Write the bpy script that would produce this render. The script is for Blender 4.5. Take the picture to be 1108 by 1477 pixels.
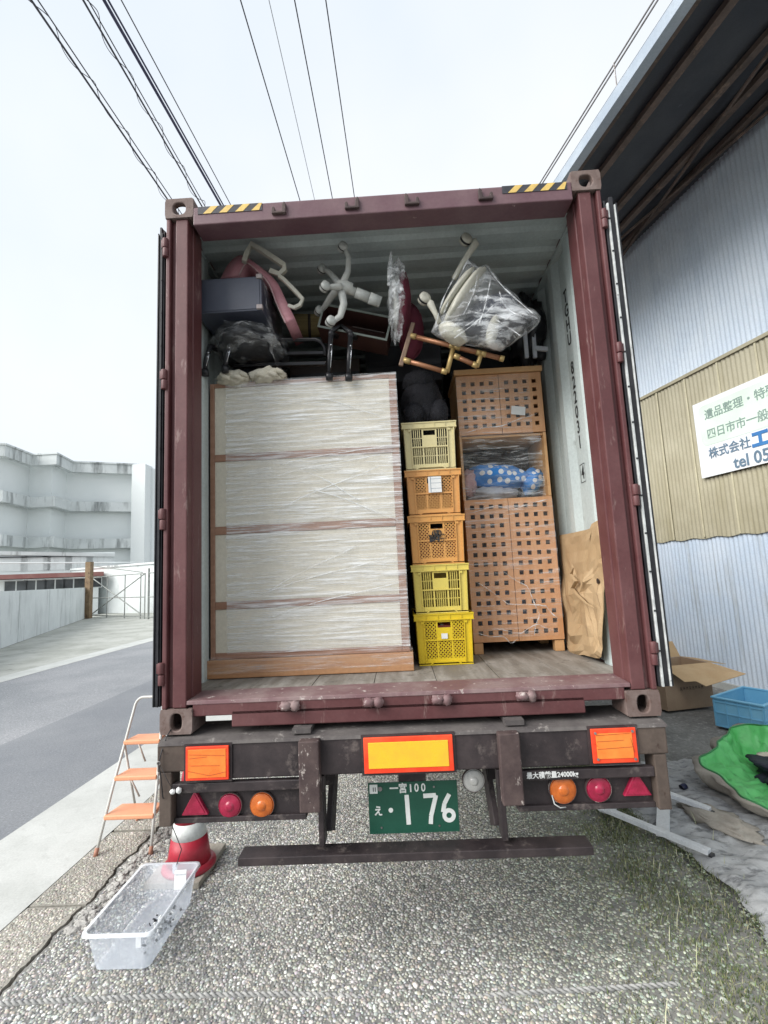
import bpy, math, random
import numpy as np
from mathutils import Matrix, Vector, Euler, noise as mnoise
random.seed(7); RNG = np.random.default_rng(7)
rad = math.radians
SC = bpy.context.scene; COL = SC.collection
for o in list(bpy.data.objects): bpy.data.objects.remove(o, do_unlink=True)

# ------------------------------------------------------------------ camera
CAM = Vector((0.003, -2.466, 1.935)); YAW, PITCH, ROLL, FPX = -0.027, 0.1264, -0.0478, 700.0
def cam_axes():
    cy, sy, cp, sp = math.cos(YAW), math.sin(YAW), math.cos(PITCH), math.sin(PITCH)
    f = Vector((sy*cp, cy*cp, sp)); r = Vector((cy, -sy, 0)); u = r.cross(f)
    return (r*math.cos(ROLL)+u*math.sin(ROLL), -r*math.sin(ROLL)+u*math.cos(ROLL), f)
CR, CU, CF = cam_axes()
cd = bpy.data.cameras.new('camera'); cam = bpy.data.objects.new('camera', cd); COL.objects.link(cam)
cd.sensor_fit = 'VERTICAL'; cd.sensor_height = 36; cd.lens = 36*FPX/1477
cd.clip_start = 0.05; cd.clip_end = 2000
M = Matrix((CR, CU, -CF)).transposed().to_4x4(); M.translation = CAM; cam.matrix_world = M
SC.camera = cam
def ray(px, py): return CF + CR*((px-554)/FPX) - CU*((py-738.5)/FPX)
def at(px, py, Y): d = ray(px, py); return CAM + d*((Y-CAM.y)/d.y)       # real point at depth Y
def atz(px, py, Z): d = ray(px, py); return CAM + d*((Z-CAM.z)/d.z)

# ------------------------------------------------------------------ sky, sun, exposure
SUN_EL, SUN_AZ = 36, 238      # compass-like: direction the sun stands, measured from +Y clockwise
w = bpy.data.worlds.new('World'); SC.world = w; w.use_nodes = True
nt = w.node_tree; nt.nodes.clear()
def N(t, **k):
    n = nt.nodes.new(t)
    for a, b in k.items(): setattr(n, a, b)
    return n
out = N('ShaderNodeOutputWorld'); bg1 = N('ShaderNodeBackground'); bg2 = N('ShaderNodeBackground'); mix = N('ShaderNodeMixShader')
sky = N('ShaderNodeTexSky', sky_type='NISHITA', sun_disc=False, sun_elevation=rad(SUN_EL), sun_rotation=rad(SUN_AZ))
bg1.inputs[1].default_value = 0.06
tc = N('ShaderNodeTexCoord'); nz = N('ShaderNodeTexNoise'); rp = N('ShaderNodeValToRGB')
nz.inputs['Scale'].default_value = 1.6; nz.inputs['Detail'].default_value = 4; nz.inputs['Roughness'].default_value = .45
rp.color_ramp.elements[0].position = .32; rp.color_ramp.elements[0].color = (.78, .86, .94, 1)
rp.color_ramp.elements[1].position = .62; rp.color_ramp.elements[1].color = (.97, .99, 1.0, 1)
bg2.inputs[1].default_value = 0.33
L = nt.links.new
L(tc.outputs['Generated'], nz.inputs['Vector']); L(nz.outputs['Fac'], rp.inputs[0]); L(rp.outputs[0], bg2.inputs[0])
L(sky.outputs[0], bg1.inputs[0]); L(bg1.outputs[0], mix.inputs[1]); L(bg2.outputs[0], mix.inputs[2]); mix.inputs[0].default_value = .86
L(mix.outputs[0], out.inputs[0])
sd = bpy.data.lights.new('sun', 'SUN'); sd.energy = 1.5; sd.angle = rad(50); sd.color = (1, .97, .93)
sun = bpy.data.objects.new('sun', sd); COL.objects.link(sun)
sv = Vector((math.sin(rad(SUN_AZ))*math.cos(rad(SUN_EL)), math.cos(rad(SUN_AZ))*math.cos(rad(SUN_EL)), math.sin(rad(SUN_EL))))
sun.rotation_euler = sv.to_track_quat('Z', 'Y').to_euler(); sun.location = (0, 0, 20)
SC.view_settings.view_transform = 'Standard'; SC.view_settings.look = 'None'
SC.view_settings.exposure = 1.8; SC.view_settings.gamma = 1
SC.render.engine = 'CYCLES'; SC.cycles.use_denoising = True; SC.cycles.max_bounces = 8
SC.cycles.transparent_max_bounces = 16; SC.cycles.caustics_reflective = False; SC.cycles.caustics_refractive = False

# ------------------------------------------------------------------ helpers
W = {}                                                   # world matrix of every thing and part
def link(o, parent):
    COL.objects.link(o)
    if parent is not None: o.parent = parent
def tag(o, label=None, cat=None, group=None, kind=None):
    for k, v in (('label', label), ('category', cat), ('group', group), ('kind', kind)):
        if v: o[k] = v
    return o
def thing(name, loc, label, cat, group=None, rot=(0, 0, 0)):
    o = bpy.data.objects.new(name, None); link(o, None); o.empty_display_size = .1
    o.location = loc; o.rotation_euler = rot
    W[o] = Matrix.Translation(Vector(loc)) @ Euler(rot).to_matrix().to_4x4()
    return tag(o, label, cat, group)
def basis(z, up=Vector((0, 0, 1))):
    z = Vector(z).normalized()
    if abs(z.dot(up)) > .98: up = Vector((0, 1, 0)) if abs(z.y) < .9 else Vector((1, 0, 0))
    x = up.cross(z).normalized(); y = z.cross(x)
    return x, y, z
class MB:
    def __init__(s, T=None): s.v = []; s.f = []; s.m = []; s.T = T
    def add(s, v, f, mi=0):
        b = len(s.v)
        s.v += [(s.T @ Vector(p)) if s.T else Vector(p) for p in v]
        s.f += [tuple(b+i for i in q) for q in f]; s.m += [mi]*len(f); return s
    def box(s, c, d, R=None, mi=0, taper=1.0):
        c = Vector(c); h = Vector(d)*.5; v = []
        for z in (-1, 1):
            t = taper if z > 0 else 1
            for x, y in ((-1, -1), (1, -1), (1, 1), (-1, 1)):
                p = Vector((x*h.x*t, y*h.y*t, z*h.z)); v.append(c+(R @ p if R else p))
        return s.add(v, [(3, 2, 1, 0), (4, 5, 6, 7), (0, 1, 5, 4), (1, 2, 6, 5), (2, 3, 7, 6), (3, 0, 4, 7)], mi)
    def bb(s, x0, x1, y0, y1, z0, z1, mi=0): return s.box(((x0+x1)/2, (y0+y1)/2, (z0+z1)/2), (x1-x0, y1-y0, z1-z0), None, mi)
    def bar(s, a, b, wd, hg, up=Vector((0, 0, 1)), mi=0):
        a, b = Vector(a), Vector(b); x, y, z = basis(b-a, up); R = Matrix((x, y, z)).transposed()
        return s.box((a+b)/2, (wd, hg, (b-a).length), R, mi)
    def cyl(s, a, b, r0, r1=None, n=14, cap=True, mi=0):
        a, b = Vector(a), Vector(b); r1 = r0 if r1 is None else r1; x, y, z = basis(b-a); v = []
        for p, r in ((a, r0), (b, r1)):
            for i in range(n): t = 2*math.pi*i/n; v.append(p+x*(r*math.cos(t))+y*(r*math.sin(t)))
        f = [(i, (i+1) % n, n+(i+1) % n, n+i) for i in range(n)]
        if cap: f += [tuple(reversed(range(n))), tuple(range(n, 2*n))]
        return s.add(v, f, mi)
    def lathe(s, prof, o, ax=(0, 0, 1), n=20, mi=0, cap=True):
        o = Vector(o); x, y, z = basis(ax); v = []
        for r, h in prof:
            for i in range(n): t = 2*math.pi*i/n; v.append(o+z*h+x*(r*math.cos(t))+y*(r*math.sin(t)))
        f = []
        for k in range(len(prof)-1):
            for i in range(n): f.append((k*n+i, k*n+(i+1) % n, (k+1)*n+(i+1) % n, (k+1)*n+i))
        if cap: f += [tuple(reversed(range(n))), tuple(range((len(prof)-1)*n, len(prof)*n))]
        return s.add(v, f, mi)
    def tube(s, pts, r, n=8, mi=0, closed=False, ry=None):
        pts = [Vector(p) for p in pts]; K = len(pts); v = []; px = None
        rs = r if isinstance(r, (list, tuple)) else [r]*K
        for k in range(K):
            if closed: d = pts[(k+1) % K]-pts[k-1]
            else: d = pts[min(k+1, K-1)]-pts[max(k-1, 0)]
            d.normalize()
            if px is None: px, py, _ = basis(d)
            else:
                px = (px-d*px.dot(d)).normalized(); py = d.cross(px)
            q = ry if ry else 1
            for i in range(n): t = 2*math.pi*(i+.5)/n; v.append(pts[k]+px*(rs[k]*math.cos(t))+py*(rs[k]*q*math.sin(t)))
        f = []
        for k in range(K if closed else K-1):
            a, b = k*n, ((k+1) % K)*n
            for i in range(n): f.append((a+i, a+(i+1) % n, b+(i+1) % n, b+i))
        if not closed: f += [tuple(reversed(range(n))), tuple(range((K-1)*n, K*n))]
        return s.add(v, f, mi)
    def prism(s, poly, o, ux, uy, d0, d1, mi=0):           # 2-D outline in frame (ux, uy), extruded along ux x uy
        o, ux, uy = Vector(o), Vector(ux), Vector(uy); nrm = ux.cross(uy).normalized(); n = len(poly)
        v = [o+ux*p[0]+uy*p[1]+nrm*d for d in (d0, d1) for p in poly]
        f = [tuple(reversed(range(n))), tuple(range(n, 2*n))]+[(i, (i+1) % n, n+(i+1) % n, n+i) for i in range(n)]
        return s.add(v, f, mi)
    def grid(s, fn, nu, nv, mi=0):
        v = [fn(i/nu, j/nv) for j in range(nv+1) for i in range(nu+1)]
        return s.add(v, [(j*(nu+1)+i, j*(nu+1)+i+1, (j+1)*(nu+1)+i+1, (j+1)*(nu+1)+i) for j in range(nv) for i in range(nu)], mi)
    def cells(s, xs, zs, mask, y0, y1, mi=0):              # upright panel in the XZ plane with holes where mask is False
        nx, nz_ = len(xs)-1, len(zs)-1
        S = lambda i, j: 0 <= i < nx and 0 <= j < nz_ and mask(i, j)
        for i in range(nx):
            for j in range(nz_):
                if not S(i, j): continue
                a, b, c, d = xs[i], xs[i+1], zs[j], zs[j+1]
                s.add([(a, y0, c), (b, y0, c), (b, y0, d), (a, y0, d), (a, y1, c), (b, y1, c), (b, y1, d), (a, y1, d)], [(0, 1, 2, 3), (7, 6, 5, 4)]
                    + ([] if S(i-1, j) else [(4, 0, 3, 7)]) + ([] if S(i+1, j) else [(1, 5, 6, 2)])
                    + ([] if S(i, j-1) else [(4, 5, 1, 0)]) + ([] if S(i, j+1) else [(3, 2, 6, 7)]), mi)
        return s
    def blob(s, c, r, amp=.15, freq=3, n=24, m=16, R=None, seed=0, mi=0, flat=None):
        c, r = Vector(c), Vector(r)
        def fn(u, vv):
            t, p = 2*math.pi*u, math.pi*vv
            d = Vector((math.cos(t)*math.sin(p), math.sin(t)*math.sin(p), -math.cos(p)))
            k = 1+amp*mnoise.noise(d*freq+Vector((seed*7.3, seed*3.1, 0)))+amp*.5*mnoise.noise(d*freq*2.3+Vector((seed, 9, 4)))
            q = Vector((d.x*r.x*k, d.y*r.y*k, d.z*r.z*k))
            if flat is not None and q.z < flat: q.z = flat
            return c+(R @ q if R else q)
        return s.grid(fn, n, m, mi)
    def build(s, name, mats, parent=None, smooth=False, bevel=0, seg=2, loc=None):
        me = bpy.data.meshes.new(name)
        if parent is not None: T = W[parent].inverted()
        elif loc is not None: T = Matrix.Translation(-Vector(loc))
        else: T = None
        me.from_pydata([tuple(T @ p) if T else tuple(p) for p in s.v], [], s.f)
        for m in (mats if isinstance(mats, (list, tuple)) else [mats]): me.materials.append(m)
        me.polygons.foreach_set('material_index', s.m)
        if smooth: me.polygons.foreach_set('use_smooth', [True]*len(me.polygons))
        me.validate(); me.update()
        o = bpy.data.objects.new(name, me); link(o, parent)
        W[o] = W[parent] if parent is not None else Matrix.Translation(Vector(loc or (0, 0, 0)))
        if loc is not None and parent is None: o.location = loc
        if bevel:
            b = o.modifiers.new('bevel', 'BEVEL'); b.width = bevel; b.segments = seg; b.limit_method = 'ANGLE'; b.angle_limit = rad(35)
        return o
def text(name, body, size, mat_, parent, o, ux, uy, depth=.001, align='CENTER', sx=1.0, bold=0.0):
    cu = bpy.data.curves.new('t', 'FONT'); cu.body = body; cu.size = size; cu.align_x = align; cu.align_y = 'CENTER'; cu.extrude = depth; cu.offset = bold
    cu.resolution_u = 3
    ob = bpy.data.objects.new('t', cu); COL.objects.link(ob)
    dg = bpy.context.evaluated_depsgraph_get(); me = bpy.data.meshes.new_from_object(ob.evaluated_get(dg))
    bpy.data.objects.remove(ob)
    ux, uy = Vector(ux), Vector(uy); n = ux.cross(uy); T = W[parent].inverted()
    for v in me.vertices: v.co = T @ (Vector(o)+ux*v.co.x*sx+uy*v.co.y+n*v.co.z)
    me.materials.clear(); me.materials.append(mat_); me.name = name
    ob = bpy.data.objects.new(name, me); link(ob, parent); W[ob] = W[parent]
    return ob

# ------------------------------------------------------------------ materials
def newmat(name):
    m = bpy.data.materials.new(name); m.use_nodes = True; t = m.node_tree; t.nodes.clear()
    o = t.nodes.new('ShaderNodeOutputMaterial'); b = t.nodes.new('ShaderNodeBsdfPrincipled'); t.links.new(b.outputs[0], o.inputs[0])
    return m, t, b, o
def tex(t, kind='Noise', scale=5, stretch=(1, 1, 1), detail=5, rough=.6, rot=(0, 0, 0), coord='Object', dist=0):
    c = t.nodes.new('ShaderNodeTexCoord'); mp = t.nodes.new('ShaderNodeMapping'); mp.inputs['Scale'].default_value = stretch; mp.inputs['Rotation'].default_value = rot
    n = t.nodes.new('ShaderNodeTex'+kind); n.inputs['Scale'].default_value = scale
    if kind == 'Noise':
        n.inputs['Detail'].default_value = detail; n.inputs['Roughness'].default_value = rough; n.inputs['Distortion'].default_value = dist
    t.links.new(c.outputs[coord], mp.inputs[0]); t.links.new(mp.outputs[0], n.inputs['Vector']); return n
def ramp(t, src, p0, p1, c0=(0, 0, 0, 1), c1=(1, 1, 1, 1)):
    r = t.nodes.new('ShaderNodeValToRGB'); e = r.color_ramp.elements
    e[0].position, e[1].position = p0, p1; e[0].color, e[1].color = c0, c1
    t.links.new(src, r.inputs[0]); return r.outputs[0]
def mixc(t, fac, a, b, mode='MIX'):
    m = t.nodes.new('ShaderNodeMix'); m.data_type = 'RGBA'; m.blend_type = mode
    for sock, val in ((m.inputs[0], fac), (m.inputs[6], a), (m.inputs[7], b)):
        if isinstance(val, (int, float)): sock.default_value = val
        elif isinstance(val, tuple): sock.default_value = (*val[:3], 1)
        else: t.links.new(val, sock)
    return m.outputs[2]
def bump(t, b, src, strength=.2, dist=.01):
    n = t.nodes.new('ShaderNodeBump'); n.inputs['Strength'].default_value = strength; n.inputs['Distance'].default_value = dist
    t.links.new(src, n.inputs['Height']); t.links.new(n.outputs[0], b.inputs['Normal'])
def pm(name, c1, c2=None, scale=6, lo=.4, hi=.65, rough=.6, metal=0, bmp=.15, bs=60, stretch=(1, 1, 1), c3=None, s3=14, lo3=.6, hi3=.68, st3=(1, 1, 1), spec=.4, rv=.15, fine=.25, bd=.004):
    m, t, b, o = newmat(name)
    n1 = tex(t, 'Noise', scale, stretch); col = mixc(t, ramp(t, n1.outputs[0], lo, hi), c1, c2 or tuple(x*.7 for x in c1))
    n2 = tex(t, 'Noise', bs)
    col = mixc(t, fine, col, ramp(t, n2.outputs[0], .3, .7, (.35, .35, .35, 1), (1, 1, 1, 1)), 'MULTIPLY')
    if c3:
        n3 = tex(t, 'Noise', s3, st3, 6, .7); col = mixc(t, ramp(t, n3.outputs[0], lo3, hi3), col, c3)
    t.links.new(col, b.inputs['Base Color'])
    rr = t.nodes.new('ShaderNodeMapRange'); rr.inputs[3].default_value = max(0, rough-rv); rr.inputs[4].default_value = min(1, rough+rv)
    t.links.new(n1.outputs[0], rr.inputs[0]); t.links.new(rr.outputs[0], b.inputs['Roughness'])
    b.inputs['Metallic'].default_value = metal; b.inputs['Specular IOR Level'].default_value = spec
    if bmp: bump(t, b, n2.outputs[0], bmp, bd)
    return m
def film_mat(name, base=.08, amt=.5, scale=3, stretch=(1, 1, 22), rot=(0, .06, 0), tint=(.9, .93, .95), lo=.46, hi=.66):
    m, t, b, o = newmat(name)
    n1 = tex(t, 'Noise', scale, stretch, 6, .62, rot, dist=.25); n2 = tex(t, 'Noise', scale*.7, stretch, 6, .6, (rot[0], rot[1]-.28, rot[2]), dist=.3)
    n3 = tex(t, 'Noise', 2.2, (1, 1, 1), 3)
    a = t.nodes.new('ShaderNodeMath'); a.operation = 'MAXIMUM'
    t.links.new(ramp(t, n1.outputs[0], lo, hi), a.inputs[0]); t.links.new(ramp(t, n2.outputs[0], lo+.04, hi+.04), a.inputs[1])
    mu = t.nodes.new('ShaderNodeMath'); mu.operation = 'MULTIPLY'; t.links.new(a.outputs[0], mu.inputs[0])
    mr = t.nodes.new('ShaderNodeMapRange'); mr.inputs[1].default_value = .3; mr.inputs[2].default_value = .7; mr.inputs[3].default_value = amt*.35; mr.inputs[4].default_value = amt
    t.links.new(n3.outputs[0], mr.inputs[0]); t.links.new(mr.outputs[0], mu.inputs[1])
    ad = t.nodes.new('ShaderNodeMath'); ad.operation = 'ADD'; ad.inputs[1].default_value = base; t.links.new(mu.outputs[0], ad.inputs[0])
    tr = t.nodes.new('ShaderNodeBsdfTransparent'); mx = t.nodes.new('ShaderNodeMixShader')
    b.inputs['Base Color'].default_value = (*tint, 1); b.inputs['Roughness'].default_value = .22; b.inputs['Specular IOR Level'].default_value = .7
    bump(t, b, a.outputs[0], .6, .006)
    t.links.new(ad.outputs[0], mx.inputs[0]); t.links.new(tr.outputs[0], mx.inputs[1]); t.links.new(b.outputs[0], mx.inputs[2]); t.links.new(mx.outputs[0], o.inputs[0])
    return m
def clear_mat(name, tint, fac, rough=.15):
    m, t, b, o = newmat(name)
    tr = t.nodes.new('ShaderNodeBsdfTransparent'); mx = t.nodes.new('ShaderNodeMixShader'); mx.inputs[0].default_value = fac
    tr.inputs[0].default_value = (.97, .98, 1, 1); b.inputs['Base Color'].default_value = (*tint, 1); b.inputs['Roughness'].default_value = rough
    t.links.new(tr.outputs[0], mx.inputs[1]); t.links.new(b.outputs[0], mx.inputs[2]); t.links.new(mx.outputs[0], o.inputs[0]); return m
def attr_mat(name, rough=.8, bmp=.2):
    m, t, b, o = newmat(name)
    a = t.nodes.new('ShaderNodeAttribute'); a.attribute_name = 'Col'; n = tex(t, 'Noise', 150)
    t.links.new(mixc(t, .35, a.outputs[0], n.outputs[1], 'OVERLAY'), b.inputs['Base Color']); b.inputs['Roughness'].default_value = rough; b.inputs['Specular IOR Level'].default_value = .3
    return m
K = {}
K['maroon'] = pm('maroon_paint', (.100, .033, .035), (.135, .055, .056), 3, rough=.5, c3=(.27, .19, .175), s3=18, lo3=.60, hi3=.74, st3=(1, 1, .25), bmp=.1)
K['maroon_worn'] = pm('worn_maroon_paint', (.16, .085, .092), (.25, .18, .175), 5, rough=.6, c3=(.5, .45, .42), s3=24, lo3=.60, hi3=.70)
K['header'] = pm('header_paint_sky_sheen', (.135, .070, .085), (.175, .105, .115), 4, rough=.45, c3=(.45, .36, .36), s3=20, lo3=.68, hi3=.75)  # maroon greyed and lightened, putting the sky's reflection into the colour
K['casting'] = pm('rusty_casting', (.15, .105, .092), (.22, .17, .155), 9, rough=.75, c3=(.085, .045, .035), s3=22, lo3=.55, hi3=.7, bmp=.35)
K['lining'] = pm('pale_lining', (.56, .63, .62), (.46, .52, .52), 2.5, rough=.55, c3=(.22, .24, .23), s3=9, lo3=.66, hi3=.76, st3=(1, 1, .3), bmp=.05, stretch=(1, 1, .4))
K['floor'] = pm('worn_plywood', (.20, .18, .155), (.33, .31, .28), 4, rough=.8, c3=(.09, .08, .07), s3=12, lo3=.58, hi3=.7, stretch=(4, .6, 1))
K['rubber'] = pm('black_rubber', (.012, .013, .016), (.03, .03, .035), 10, rough=.5)
K['chalky'] = pm('pale_metal_strip', (.62, .64, .63), (.4, .42, .42), 12, rough=.5, c3=(.1, .1, .1), s3=30, lo3=.66, hi3=.7)
K['chassis'] = pm('dark_chassis_steel', (.026, .020, .022), (.055, .042, .043), 5, rough=.55, c3=(.15, .125, .115), s3=11, lo3=.56, hi3=.74, bmp=.25)
K['chassis_dusty'] = pm('dusty_chassis_steel', (.13, .118, .112), (.075, .066, .066), 6, rough=.85, c3=(.30, .28, .26), s3=14, lo3=.58, hi3=.7)
K['chassis_brown'] = pm('rusty_brown_steel', (.075, .056, .046), (.115, .088, .072), 8, rough=.8, c3=(.04, .022, .017), s3=20, lo3=.6, hi3=.7)
K['pillar'] = pm('peeling_steel', (.055, .036, .036), (.10, .07, .065), 8, rough=.7, c3=(.42, .37, .34), s3=26, lo3=.58, hi3=.64, st3=(1, 1, .45), bmp=.4)
K['yellow'] = pm('hazard_yellow', (.78, .55, .16), (.62, .43, .14), 12, rough=.5)
K['black'] = pm('hazard_black', (.035, .037, .045), (.06, .06, .07), 12, rough=.5)
K['white'] = pm('white_paint', (.78, .79, .78), (.66, .67, .66), 12, rough=.5)
K['ink'] = pm('black_lettering', (.02, .02, .022), (.04, .04, .04), 20, rough=.6)
K['steel'] = pm('worn_steel', (.34, .33, .33), (.2, .18, .17), 16, rough=.45, metal=.6)
K['dullsteel'] = pm('bare_worn_steel', (.28, .24, .24), (.42, .38, .37), 20, rough=.6, metal=.2)
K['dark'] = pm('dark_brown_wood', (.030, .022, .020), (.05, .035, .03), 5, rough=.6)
K['blackp'] = pm('black_plastic', (.014, .015, .018), (.03, .03, .034), 8, rough=.35)
K['chrome'] = pm('chrome', (.7, .72, .75), (.5, .52, .55), 12, rough=.15, metal=1, bmp=0)
K['film'] = film_mat('stretch_film', .10, .8, 3, (1, 1, 20), (0, .06, 0), lo=.47, hi=.64)
K['film_lo'] = film_mat('thin_stretch_film', .04, .5, 3.5, (1, 1, 18), (0, -.1, 0), lo=.5, hi=.68)
K['film_crumple'] = film_mat('crumpled_film', .10, .75, 7, (1.2, 1, 3.2), (0, .5, 0), lo=.44, hi=.6)

# ================================================================== SETTING
def struct(o): o['kind'] = 'structure'; return o
K['dirt'] = pm('grey_soil', (.20, .20, .19), (.31, .31, .295), 1.8, rough=.95, c3=(.40, .395, .37), s3=14, lo3=.56, hi3=.68, bmp=.8, bs=30, fine=.6)
K['asphalt'] = pm('asphalt', (.22, .235, .255), (.27, .285, .30), .8, rough=.85, bmp=.8, bs=60, fine=.6, c3=(.36, .37, .38), s3=45, lo3=.6, hi3=.68)
K['asphalt2'] = pm('older_asphalt', (.27, .285, .30), (.34, .35, .365), .8, rough=.85, bmp=.8, bs=45, fine=.6, c3=(.46, .47, .47), s3=35, lo3=.58, hi3=.66)
K['gutter'] = pm('pale_concrete', (.57, .585, .56), (.48, .495, .47), 2, rough=.85, c3=(.38, .39, .37), s3=9, lo3=.55, hi3=.76, bmp=.2, bs=80)
K['verge'] = pm('stained_concrete_apron', (.48, .49, .45), (.34, .35, .31), .8, rough=.9, c3=(.22, .22, .20), s3=2.2, lo3=.55, hi3=.75, bmp=.2)
K['matrix'] = pm('aggregate_binder', (.20, .20, .188), (.26, .255, .235), 3, rough=.95, bmp=.6, bs=70)
K['slab'] = pm('aggregate_slab', (.33, .315, .275), (.40, .385, .335), 3, rough=.95, bmp=.6, bs=60, fine=.5)
def sheet(name, x0, x1, y0, y1, z, mat_, jx=0, n=60):
    b = MB()
    if jx:
        ys = [y0+(y1-y0)*i/n for i in range(n+1)]
        L_ = [(x0+jx*mnoise.noise(Vector((y*3, 1, x0)))+jx*.6*mnoise.noise(Vector((y*11, 2, x0)))+jx*.35*mnoise.noise(Vector((y*37, 4, 0)))+jx*.2*mnoise.noise(Vector((y*90, 4, 0))), y, z) for y in ys]
        R_ = [(x1, y, z) for y in ys]
        b.add(L_+R_, [(i, n+1+i, n+2+i, i+1) for i in range(n)])
        b.add([(p[0], p[1], z-.03) for p in L_]+L_, [(i+1, i, n+1+i, n+2+i) for i in range(n)])
    else: b.add([(x0, y0, z), (x1, y0, z), (x1, y1, z), (x0, y1, z)], [(0, 1, 2, 3)])
    return struct(b.build(name, mat_))
sheet('ground', -400, 400, -200, 600, -.030, K['dirt'])
sheet('road', -8.75, -5.2, -12, 260, -.006, K['asphalt2'])
sheet('road', -5.2, -3.24, -12, 260, -.002, K['asphalt'])
sheet('gutter_strip', -3.24, -2.40, -12, 120, .002, K['gutter'])
sheet('road_edge_strip', -9.35, -8.75, -12, 260, -.002, K['gutter'])
sheet('concrete_apron', -40, -9.35, -12, 70, -.010, K['verge'])
pav = sheet('pavement', -2.035, 1.75, -3, 14, 0.0, K['matrix'], .035, 1200)
# three older slabs beside the gutter, split by open joints
for y0, y1 in ((-3, .725), (.742, 1.60), (1.625, 9)):
    b = MB(); x0, x1 = -2.392, -2.055; n = 300
    ys = [y0+(y1-y0)*i/n for i in range(n+1)]
    jl = lambda y: .006*mnoise.noise(Vector((y*6, 5, 0))); jr = lambda y: .035*mnoise.noise(Vector((y*3, 1, -2.035)))+.02*mnoise.noise(Vector((y*11, 2, -2.035)))+.012*mnoise.noise(Vector((y*41, 8, 0)))
    top = [(x0+jl(y), y+.012*mnoise.noise(Vector((x0*9, y0, 3)))*(y == y0), .003) for y in ys]+[(x1+jr(y), y, .003) for y in ys]
    b.add(top, [(i, n+1+i, n+2+i, i+1) for i in range(n)])
    b.add([(p[0], p[1], -.03) for p in top]+top, [(n+1+i, n+2+i, 3*(n+1)+i+1, 3*(n+1)+i) for i in range(n)]+[(i+1, i, 2*(n+1)+i, 2*(n+1)+i+1) for i in range(n)]+[(0, n+1, 3*(n+1), 2*(n+1)), (n, 2*n+1, 4*n+3, 3*n+2)])
    o = b.build('slab', K['slab'], pav)

def colour_attr(me, cols):
    a = me.color_attributes.new('Col', 'FLOAT_COLOR', 'POINT'); a.data.foreach_set('color', np.asarray(cols, np.float32).ravel())
def np_mesh(name, V, F, cols, mat_, kind='stuff', smooth=True):
    me = bpy.data.meshes.new(name); nv, nf, k = len(V), len(F), F.shape[1]
    me.vertices.add(nv); me.vertices.foreach_set('co', V.astype(np.float32).ravel())
    me.loops.add(nf*k); me.loops.foreach_set('vertex_index', F.astype(np.int32).ravel())
    me.polygons.add(nf); me.polygons.foreach_set('loop_start', np.arange(0, nf*k, k, dtype=np.int32))
    me.update(calc_edges=True); me.validate()
    if smooth: me.polygons.foreach_set('use_smooth', np.ones(len(me.polygons), bool))
    me.materials.append(mat_)
    colour_attr(me, np.c_[cols, np.ones(len(cols))])
    o = bpy.data.objects.new(name, me); link(o, None); o['kind'] = kind; W[o] = Matrix.Identity(4)
    return o
# washed pebbles set into the paving
def pebbles(name, x0, x1, y0, y1, sp, r0, r1, zc, palette, keep=None, sink=.25):
    nx, ny = int((x1-x0)/sp), int((y1-y0)/(sp*.87))
    gx, gy = np.meshgrid(np.arange(nx), np.arange(ny)); P = np.c_[(x0+(gx+.5*(gy % 2))*sp).ravel(), (y0+gy*sp*.87).ravel()]
    P += RNG.uniform(-.36, .36, P.shape)*sp
    if keep is not None: P = P[keep(P)]
    n = len(P); r = RNG.uniform(r0, r1, n)*np.where(RNG.random(n) < .07, 1.5, 1); el = RNG.uniform(.62, 1.0, n); ang = RNG.uniform(0, math.pi, n); h = r*RNG.uniform(.34, .62, n)
    k = 7; t = 2*np.pi*np.arange(k)/k
    jit = RNG.uniform(.82, 1.15, (n, k))
    cx, cy = np.cos(t)*jit, np.sin(t)*jit
    ring = lambda s, z: np.stack([P[:, :1]+(cx*np.cos(ang)[:, None]-cy*el[:, None]*np.sin(ang)[:, None])*r[:, None]*s, P[:, 1:]+(cx*np.sin(ang)[:, None]+cy*el[:, None]*np.cos(ang)[:, None])*r[:, None]*s, np.broadcast_to(z, (n, k))], -1)
    tilt = RNG.uniform(-.25, .25, (n, 2))
    zt = lambda s, z: zc-r[:, None]*sink+z[:, None]+(cx*tilt[:, :1]+cy*tilt[:, 1:])*r[:, None]*s*.5
    A = ring(1, zt(1, h*.2)); B = ring(.72, zt(.72, h*.85)); C = np.stack([P[:, 0], P[:, 1], zc-r*sink+h], -1)[:, None]
    V = np.concatenate([A, B, C], 1).reshape(-1, 3); m = 2*k+1; i = np.arange(k); j = (i+1) % k
    q = np.concatenate([np.c_[i, j, k+j], np.c_[i, k+j, k+i], np.c_[k+i, k+j, np.full(k, 2*k)]]); F = (np.arange(n)[:, None, None]*m+q[None]).reshape(-1, 3)
    pal = np.array(palette); c = pal[RNG.integers(0, len(pal), n)]*RNG.uniform(.65, 1.25, (n, 1))*RNG.uniform(.95, 1.05, (n, 3))
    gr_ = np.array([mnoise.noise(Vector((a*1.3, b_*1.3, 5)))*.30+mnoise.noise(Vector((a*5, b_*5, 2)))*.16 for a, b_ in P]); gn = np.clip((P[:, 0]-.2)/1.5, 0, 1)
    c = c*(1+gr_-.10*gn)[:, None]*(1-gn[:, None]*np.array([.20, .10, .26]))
    return np_mesh(name, V, F, np.repeat(np.clip(c, .02, .85), m, 0), attr_mat(name+'_stone'))
PAL = [(.45, .45, .42), (.40, .395, .365), (.52, .52, .49), (.34, .335, .31), (.42, .395, .34), (.27, .27, .265), (.62, .62, .58), (.37, .355, .325), (.20, .205, .205)]
def wx(y): return np.array([.035*mnoise.noise(Vector((a*3, 1, -2.035)))+.021*mnoise.noise(Vector((a*11, 2, -2.035)))+.012*mnoise.noise(Vector((a*37, 4, 0))) for a in y])
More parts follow.
